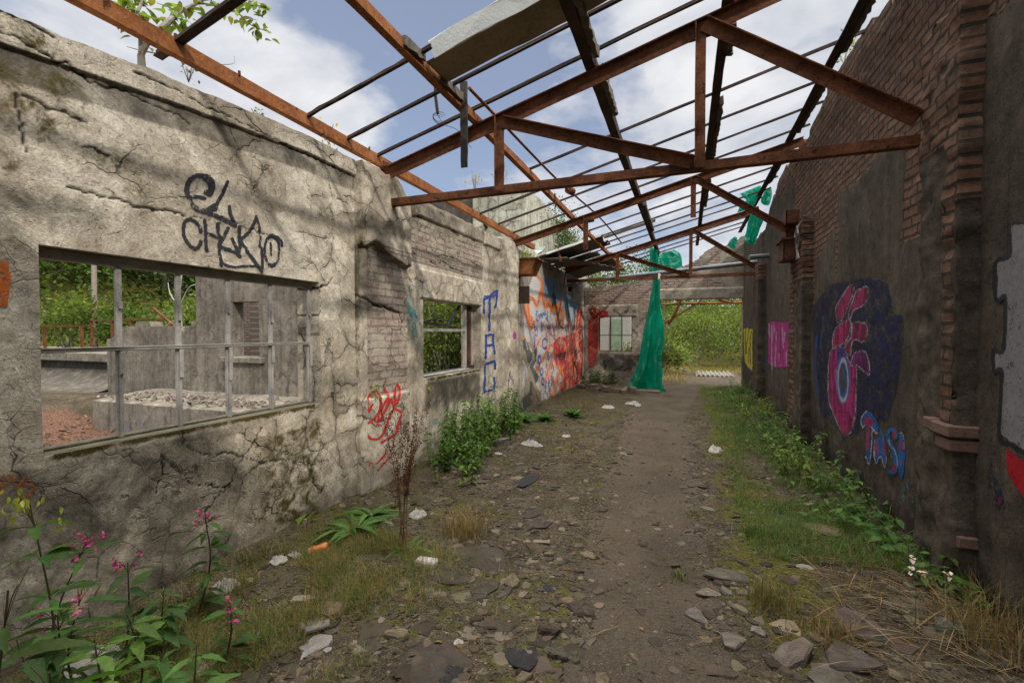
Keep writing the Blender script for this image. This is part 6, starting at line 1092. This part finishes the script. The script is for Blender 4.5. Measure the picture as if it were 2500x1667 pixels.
def crumple(px, py, w, h, label, mat=WHITE, name='plastic_bag', cat='litter', ht=.4, seed=0, group='scraps of pale litter'):
    p = gpt(px, py); k = .78*np.linalg.norm(p-(0, 0, EYE))/F; h = h*.8; n = 20; U, Vv = np.meshgrid(np.linspace(-1, 1, n), np.linspace(-1, 1, n), indexing='ij'); r = np.hypot(U, Vv); lim = .72+.5*fbm(np.arctan2(Vv, U)*1.5+seed, 0*U+seed, seed, 3); e = np.clip(1-(r/lim)**2, 0, 1)
    x = p[0]+U*w*k/2*np.minimum(1, lim/np.maximum(r, .01)); y = p[1]+Vv*h*k*1.0*np.minimum(1, lim/np.maximum(r, .01)); hh = (.1+2.2*np.abs(fbm(U*4+seed, Vv*4, seed, 4, .7)-.5)*2)*e**.5*ht*w*k*.8
    return single(name, (np.stack((x.ravel(), y.ravel(), gh(x, y).ravel()+.004+hh.ravel()), 1), grid_faces(n, n)), mat, label, cat, group, smooth=False)
for i, a in enumerate(((1020, 1265, 46, 34, 'white plastic bag behind the dead dock stalks'), (945, 1292, 44, 20, 'flat white plastic wrapper in front of the green dock'), (1746, 1100, 36, 44, 'crumpled white bag on the right path edge'), (1298, 1090, 70, 26, 'torn white paper left of the path beyond the boulder'), (1382, 1068, 26, 22, 'small white scrap beyond the torn paper'), (1545, 987, 52, 22, 'heap of white scraps in front of the green sheet'), (1484, 994, 40, 18, 'pale bottle-like wrapper left of the scraps'), (230, 1630, 110, 60, 'big dirty white sheet of packaging under the near balsam'), (500, 1640, 60, 44, 'crumpled foil and paper at the bottom, beside the grass'), (550, 1450, 66, 40, 'shiny crumpled wrapper among the low pink flowers'), (680, 1390, 48, 26, 'clear crumpled bottle in the weeds left of the can'), (720, 1375, 34, 18, 'flattened foil tray near the can'), (1218, 1114, 24, 12, 'purple and white sweet wrapper'), (2135, 1270, 26, 30, 'white plastic cup among the right hand leaves'), (1965, 1390, 40, 16, 'thin strip of white plastic in the dry straw'), (1120, 1566, 26, 16, 'handful of white foam crumbs'), (800, 1595, 22, 12, 'small white fleck beside the plaster flake'), (620, 1560, 46, 28, 'pale carton flap beside the low pink flowers'))):
    crumple(*a[:4], a[4], PAPER if i in (3, 5, 9) else WHITE, 'litter_scrap' if i not in (0, 2) else 'plastic_bag', 'litter', .28 if i not in (0, 2) else .5, i+2)
# heap by the tarpaulin and things outside the doorway
hp_ = gpt(1470, 955); c0 = join(*[(lambda s: (s[0]*R.uniform(.08, .2)+hp_+R.normal(0, .2, 3)*(1.3, .5, 0)+(0, 0, R.uniform(.0, .12)), s[1]))(shard(7, 0, .7)) for _ in range(26)]); single('rubble_heap', (c0[0], c0[1], {'tint': np.tile((.15, .115, .09), (len(c0[0]), 1))}), STONE, 'heap of broken bricks left of the hanging green sheet', 'rubble')
p = gpt(1560, 966); single('concrete_slab', bbox(p[0]-.55, p[0]+.45, 12.6, 13.4, -.01, .045, .01), plain('pale_slab', (.15, .12, .098), .95, .25, 5), 'pale concrete slab under the foot of the green sheet', 'slab')
p = gpt(1742, 914); cg = corr(p[1]-.75, p[1]+.7, p[0]-.62, p[0]+.66, lambda x, y: .05+.03*(x-p[1]), .032, .15, 0, .07, 5); single('corrugated_sheet', (cg[0][:, [1, 0, 2]], cg[1]), plain('pale_corrugated', (.2, .18, .16), .85, .35, 5), 'pale corrugated sheet lying on the ground outside the doorway', 'corrugated sheet', smooth=True)
p = gpt(1662, 905); single('plank', bar((p[0]-.2, p[1]+.25, .12), (p[0]+.25, p[1]-.3, .03), .12, .04), WOOD, 'short plank lying just outside the doorway', 'plank')
p = gpt(1768, 853); stone(1768, 856, 62, .5, (.27, .24, .2), 'large pale block of masonry beyond the doorway, below the bushes', .25, 7); stone(1800, 860, 34, .5, (.2, .17, .14), 'smaller dark block beside the large pale one outside', .25, 6)
pw_ = thing('pipework', 'orange rusted pipes bending across the top of the doorway, outside', 'pipework', (-.5, 15.4, 2.0))
f = lambda px, py, Y=15.4: on(1, Y, px, py)
part('pipe', tube(curve([f(1615, 744), f(1650, 742), f(1720, 741), f(1830, 738)], 4), .035, 9), RUSTO, pw_); part('pipe', tube(curve([f(1652, 735), f(1662, 728), f(1658, 742), f(1645, 770), f(1632, 792)], 5), .045, 9), RUSTO, pw_)
part('pipe', tube([f(1620, 790), f(1705, 738), f(1716, 728)], .03, 8), rust_mat('flaking_rust', (.14, .05, .02), (.34, .16, .08), (.5, .4, .33)), pw_, 'straight slanting pipe with flaking pale paint'); part('pipe', tube([f(1755, 731), f(1785, 740), f(1788, 733)], .04, 8), RUST, pw_); part('conduit', tube([f(1622, 690), f(1621, 830)], .012, 6), WHITE, pw_)
# ------------------------------------------------------------------ buildings and ruins beyond the walls
def grid_box(parent, name, ax, pos, out, th, a0, a1, b0, b1, holes, st, mat, mf, top=None, label=None, amp=.02):
    br = sorted({a0, a1}|{h[i] for h in holes for i in (0, 1)}); bz = sorted({b0, b1}|{h[i] for h in holes for i in (2, 3)})
    hf = lambda a, z: (amp*(fbm(a*3, z*3, 51, 4)-.5), 0*a)
    return wall(parent, name, ax, pos, out, th, axis_vals(*[(p, q, st) for p, q in zip(br[:-1], br[1:])]), axis_vals(*[(p, q, st) for p, q in zip(bz[:-1], bz[1:])]), holes, hf, top or (lambda a: b1+0*a), max(bz[-2], b1-1.2), mat, mf, label)
m0 = lambda a, z: (0*a, .35*fbm(a*2, z*2, 5), .3+0*a, .25*sst(.4, 0, z))
ru = thing('concrete_ruin', 'tall stained concrete ruin with a window hole, beyond the wide window', 'ruin', (-9.8, 7.7, 0))
grid_box(ru, 'wall_panel', 1, 7.6, -1, .28, -10.87, -6.2, -.1, 4.6, [(-9.67, -8.86, 1.04, 2.28)], .06, CONC, lambda a, z: (0*a, .55*sst(-7.7, -7.3, a)+.3*fbm(a*2, z*2, 5), .3+0*a, .2*sst(.4, 0, z)))
part('sill', bbox(-9.95, -8.7, 7.48, 7.62, .90, 1.03, .015), CONC, ru); part('apron', bbox(-9.85, -8.78, 7.55, 7.62, .0, .90, .01), CONC, ru)
lw = thing('low_concrete_wall', 'ragged lower concrete wall joined to the left of the tall ruin', 'wall', (-13, 7.6, 0))
grid_box(lw, 'wall_panel', 1, 7.62, -1, .3, -14.3, -10.88, -.1, 1.8, [], .05, CONC, m0, lambda a: 1.72+.12*np.round(2*(vn(a*2.2, 0*a, 5)-.5))+.03*fbm(a*8, 0*a, 3)-.2*sst(-13.7, -14.2, a))
bp = thing('brick_pillar', 'weathered brick wall end seen through the window hole of the ruin', 'pillar', (-11, 9.3, 0)); grid_box(bp, 'wall_panel', 1, 9.0, -1, .6, -12.4, -10.8, -.4, 3.4, [], .06, ENDW, lambda a, z: (1+0*a, .2+0*a, 0*a, .1+0*a))
blk = thing('concrete_plinth', 'long low concrete plinth with a rubble top and faint spray paint, beyond the window', 'plinth', (-7, 6.2, 0))
n = 60; xs = np.linspace(-12.3, -3.6, n); ys = np.array((6.25, 6.27, 6.45, 6.9, 7.3, 7.6)); zz = np.array((-.8, .08, .11, .14, .17, .2)); XX, YY = np.meshgrid(xs, ys, indexing='ij'); ZZ = np.repeat(zz[None], n, 0)+.05*(fbm(XX*3, YY*5, 3, 4)-.5)*(np.arange(6) > 0)
V = np.stack((XX.ravel(), YY.ravel(), ZZ.ravel()), 1); F0 = [tuple(f) for f in grid_faces(n, 6)]; e = [tuple(range(6))]; part('body', (V, F0+e, {'mask': np.tile((0, .25, .3), (len(V), 1)), 'moss': np.zeros(len(V)), 'crack': np.zeros(len(V))}), CONC, blk)
graffiti(blk, 'faint blue, purple and pink paint marks', 1, 6.25, -1, lambda a, z: .01+0*a, -12.2, -3.8, -.5, .06, .02, [('s', [(308, 1030), (312, 1050), (306, 1062)], (.12, .22, .36), .6, 10), ('s', [(340, 1025), (350, 1045)], (.13, .08, .3), .55, 12), ('s', [(395, 1030), (402, 1042)], (.4, .08, .2), .55, 8), ('s', [(255, 1060), (262, 1066)], (.5, .06, .25), .7, 10), ('s', [(330, 1060), (338, 1070)], (.1, .25, .2), .5, 8)])
yx = R.uniform(-13, -3.6, 2600); yy = R.uniform(2.5, 7.55, 2600); yz = np.where((yy > 6.3) & (yx > -12.2), .15, 0.); tm2 = [shard(6, 0, .5) for _ in range(10)]; V = []; Fc = []; T_ = []; o_ = 0; M = rots(2600, .5)
for i in range(2600):
    v, f_ = tm2[i % 10]; q_ = v@M[i].T*R.uniform(.015, .06)*(1 if i % 40 else 3); V.append(q_+(yx[i], yy[i], (yz[i] if yz[i] else float(gh(yx[i], yy[i])))+.015)); Fc += [tuple(k+o_ for k in ff) for ff in f_]; o_ += len(v); T_.append(np.repeat(var((.14, .085, .06) if yz[i] == 0 and yx[i] < -7 else (.17, .14, .115), 1, .3, .08), len(v), 0))
struct('yard_rubble', (np.concatenate(V), Fc, {'tint': np.concatenate(T_)}), STONE, kind='stuff')
bk = thing('raised_bank', 'raised concrete bank with an overhanging slab edge, left end of the wide window', 'bank', (-18, 9, 0)); part('slab', bbox(-26, -14.32, 8.3, 11.5, .72, .98, .02), CONC, bk)
n = 40; xs = np.linspace(-26, -14.3, n); prof_ = [(8.5, .72), (8.45, .5), (8.2, .28), (7.8, .12), (7.2, .0), (6.6, -.06), (5.9, -.3)]; V = np.array([(x, y+.1*fbm(x, y, 3), z) for x in xs for y, z in prof_]); part('slope', (V, grid_faces(n, 7), {'mask': np.tile((0, .75, .2), (len(V), 1)), 'moss': np.zeros(len(V)), 'crack': np.zeros(len(V))}), CONC, bk)
struct('upper_yard', (np.stack(np.meshgrid(np.linspace(-45, -11, 50), np.linspace(11.4, 30, 30), indexing='ij')+[.9+.05*fbm(*np.meshgrid(np.linspace(-45, -11, 50), np.linspace(11.4, 30, 30), indexing='ij'), 3)], -1).reshape(-1, 3), grid_faces(50, 30), {'mask': np.tile((.8, 0, .1), (1500, 1))}), SOIL, True)
rl = thing('rusty_railing', 'low rusty railing of angle iron panels on the raised bank', 'railing', (-18, 8.7, .98)); g = [bar((-22, 8.7, 1.78), (-17.55, 8.75, 1.78), .05, .05), bar((-17.2, 8.7, 1.95), (-13.9, 8.75, 1.95), .05, .05), bar((-22, 8.7, 1.06), (-13.9, 8.75, 1.06), .04, .05)]
part('rails', join(*g), RUST, rl)
for x, h in ((-21.5, 1.8), (-19.6, 1.8), (-17.6, 1.8), (-17.1, 1.97), (-16.1, 1.95), (-15.25, 1.97), (-14.0, 1.97)): part('post', bar((x, 8.72, .96), (x, 8.72, h), .06, .06, (1, 0, 0)), RUST, rl)
single('wooden_pole', tube([(-20.6, 10.6, .9), (-20.55, 10.6, 8.2)], [.085, .07], 12), plain('pole_wood', (.30, .24, .2), .85, .3, 8), 'grey wooden utility pole among the trees beyond the wide window', 'pole')
for (a, b), lab in ((((-14.6, 9.6, 1.7), (-15.7, 9.6, 2.35)), 'slanting rusty bar behind the dead sapling'), (((-12.4, 9.4, 1.6), (-13.25, 9.4, 2.65)), 'slanting rusty bar left of the tall ruin')): single('rusty_bar', bar(a, b, .05, .07), RUST, lab, 'bar', 'slanting rusty bars above the low concrete wall')
ds = thing('dead_sapling', 'bleached dead sapling with bare forked twigs above the low concrete wall', 'tree', (-14.2, 9.5, .9)); part('trunk', join(tube(curve([(-14.2, 9.5, .9), (-14.25, 9.5, 1.9), (-14.3, 9.5, 2.7), (-14.2, 9.5, 3.4)], 4), .035, 6), tube(curve([(-14.25, 9.5, 2.0), (-14.9, 9.5, 1.8), (-15.2, 9.5, 1.3)], 4), .014, 5), tube(curve([(-14.28, 9.5, 2.4), (-13.9, 9.5, 2.9), (-13.6, 9.5, 3.0)], 4), .012, 5), tube(curve([(-14.27, 9.5, 2.3), (-14.7, 9.5, 2.75), (-14.8, 9.5, 3.1)], 4), .012, 5)), plain('bleached_wood', (.5, .46, .42), .9), ds)
bd = thing('cracked_building', 'tall pale cracked rendered building rising behind the left wall', 'building', (-5.5, 14, 0))
tb_ = lambda a: 5.62+.1*np.round(2*(vn(a*1.6, 0*a, 4)-.5))+.04*fbm(a*6, 0*a, 3)
mb = lambda a, z: (0*a, .25*fbm(a*2, z*2, 5, 4), 1+0*a, .3*fbm(a*1.5, z*1.5, 15))
grid_box(bd, 'wall_panel', 1, 12.0, -1, .3, -5.72, -4.15, 0, 5.7, [], .05, CONCB, mb, tb_); grid_box(bd, 'wall_panel', 1, 12.06, -1, .3, -8.4, -5.72, 0, 5.6, [], .06, CONC, lambda a, z: (0*a, .75+0*a, .3+0*a, .1+0*a), lambda a: 5.42+.1*fbm(a*3, 0*a, 3), 'dark stained left part of the building')
grid_box(bd, 'wall_panel', 0, -4.15, 1, .3, 12.0, 24, 0, 5.7, [], .08, CONCB, lambda a, z: (0*a, .1*fbm(a*3, z*.6, 5), .35+0*a, .25*fbm(a*1.5, z*1.5, 15)), lambda a: 5.6-.05*(a-12)+.1*fbm(a*3, 0*a, 3), 'sunlit pale side wall'); part('pipe_stub', tube([(-5.3, 12.0, 4.55), (-5.25, 11.75, 4.62)], .05, 8), RUST, bd)
for px, py, n, lab in ((1225, 432, 14, 'small yellow-flowered weed on top of the cracked building'), (1160, 450, 10, 'wispy weeds at the corner of the cracked building top')):
    p = on(1, 12.05, px, py); t = thing('wall_weed', lab, 'weed', p, 'weeds growing on wall tops'); part('leaves', scatter(CARD[0], CARD[1], rots(70, .9)*R.uniform(.03, .07, (70, 1, 1)), p+R.normal(0, .1, (70, 3))+(0, 0, .12), var((.22, .19, .05), 70, .25, .1)), LEAF, t); part('stems', join(*[tube([p+(0, 0, -.3), p+(R.normal(0, .12), R.normal(0, .1), R.uniform(.1, .35))], .006, 4) for _ in range(n)]), BARK, t)
def crown_weed(p, r, n, s, col, lab, stems=6, name='wall_weed', cat='weed'):
    p = np.array(p, float); t = thing(name, lab, cat, p, 'weeds growing on wall tops'); part('leaves', scatter(CARD[0], CARD[1], rots(n, .9)*R.uniform(.5, 1.2, (n, 1, 1))*s, p+R.normal(0, 1, (n, 3))*np.array(r)+(0, 0, r[2]), var(col, n, .25, .1)), LEAF, t); part('stems', join(*[tube([p+(0, 0, -.03), p+(R.normal(0, r[0]), R.normal(0, r[1]), r[2]*2)], .003, 4) for _ in range(stems)]), BARK, t)
crown_weed((-4.1, 15.8, 4.35), (.25, .75, .5), 3200, .085, (.03, .058, .016), 'dark green shrub growing out of the side of the cracked building', 20, 'wall_shrub', 'shrub'); crown_weed((-3.9, 16.2, 4.1), (.35, .5, .5), 500, .09, (.07, .11, .03), 'loose light green shrub behind the orange purlin', 12, 'wall_shrub', 'shrub')
p = on(0, -2.98, 803, 345); crown_weed(p, (.04, .05, .05), 70, .035, (.30, .24, .05), 'yellow flowering weed on the left wall coping'); p = on(0, -2.98, 628, 283); crown_weed(p, (.03, .04, .015), 22, .03, (.16, .2, .04), 'tiny green sprig on the left wall coping'); p = on(0, -2.98, 460, 190); crown_weed(p, (.02, .03, .04), 26, .025, (.10, .12, .05), 'dark little sprig on the coping near the sapling')
crown_weed((V_ := on(1, 8.28, 1280, 632))+(0, 0, -.03), (.1, .09, .07), 160, .05, (.16, .20, .04), 'bright green and straw weeds sprouting from the rusted hopper', 14)
for px, py, lab in ((2085, 110, 'leaf sprig on top of the tall right wall, highest'), (2060, 150, 'leaf sprig on top of the right wall, below the highest'), (2022, 216, 'bright leaf sprig on the right wall behind the diagonal brace')): p = on(0, 1.62, px, py); crown_weed(p, (.05, .06, .05), 26, .045, (.15, .2, .04), lab, 4)
p = on(1, 3.95, 2268, 333); crown_weed(p, (.012, .012, .02), 14, .03, (.2, .26, .03), 'tiny bright green sprig beside the nearest truss end', 2); p = on(0, -2.83, 918, 965); crown_weed(p, (.02, .03, .03), 26, .05, (.13, .16, .03), 'spiky green sprig above the red scribble', 3); p = on(0, -2.9, 1049, 952); crown_weed(p, (.015, .02, .02), 16, .035, (.2, .22, .03), 'yellow-green sprig below the small window', 2)
p = on(1, 14.5, 1455, 745); crown_weed(p+(0, 0, -.2), (.1, .05, .22), 120, .06, (.26, .13, .06), 'reddish withered creeper hanging left of the end window', 6)
single('low_roof', bbox(-4.4, -3.2, 4.75, 9.8, .6, .86, .02), plain('dark_felt', (.05, .05, .052), .9, .4, 6), 'dark flat felt roof just outside the small window', 'roof')
shd = thing('pebbledash_shed', 'pebbledashed shed with a pale green boarded door, behind the end window', 'shed', (-3, 17.6, 0)); part('wall_panel', bbox(-4.6, -1.9, 17.5, 19.5, 0, 2.6, .02), plain('pebbledash', (.42, .40, .36), .95, .6, 22, .03), shd); part('door', bbox(-2.62, -2.2, 17.44, 17.5, 0, 2.1, .01), plain('green_boards', (.22, .28, .20), .8, .5, 8), shd)
ob = len(bpy.data.objects); print('objects', ob)
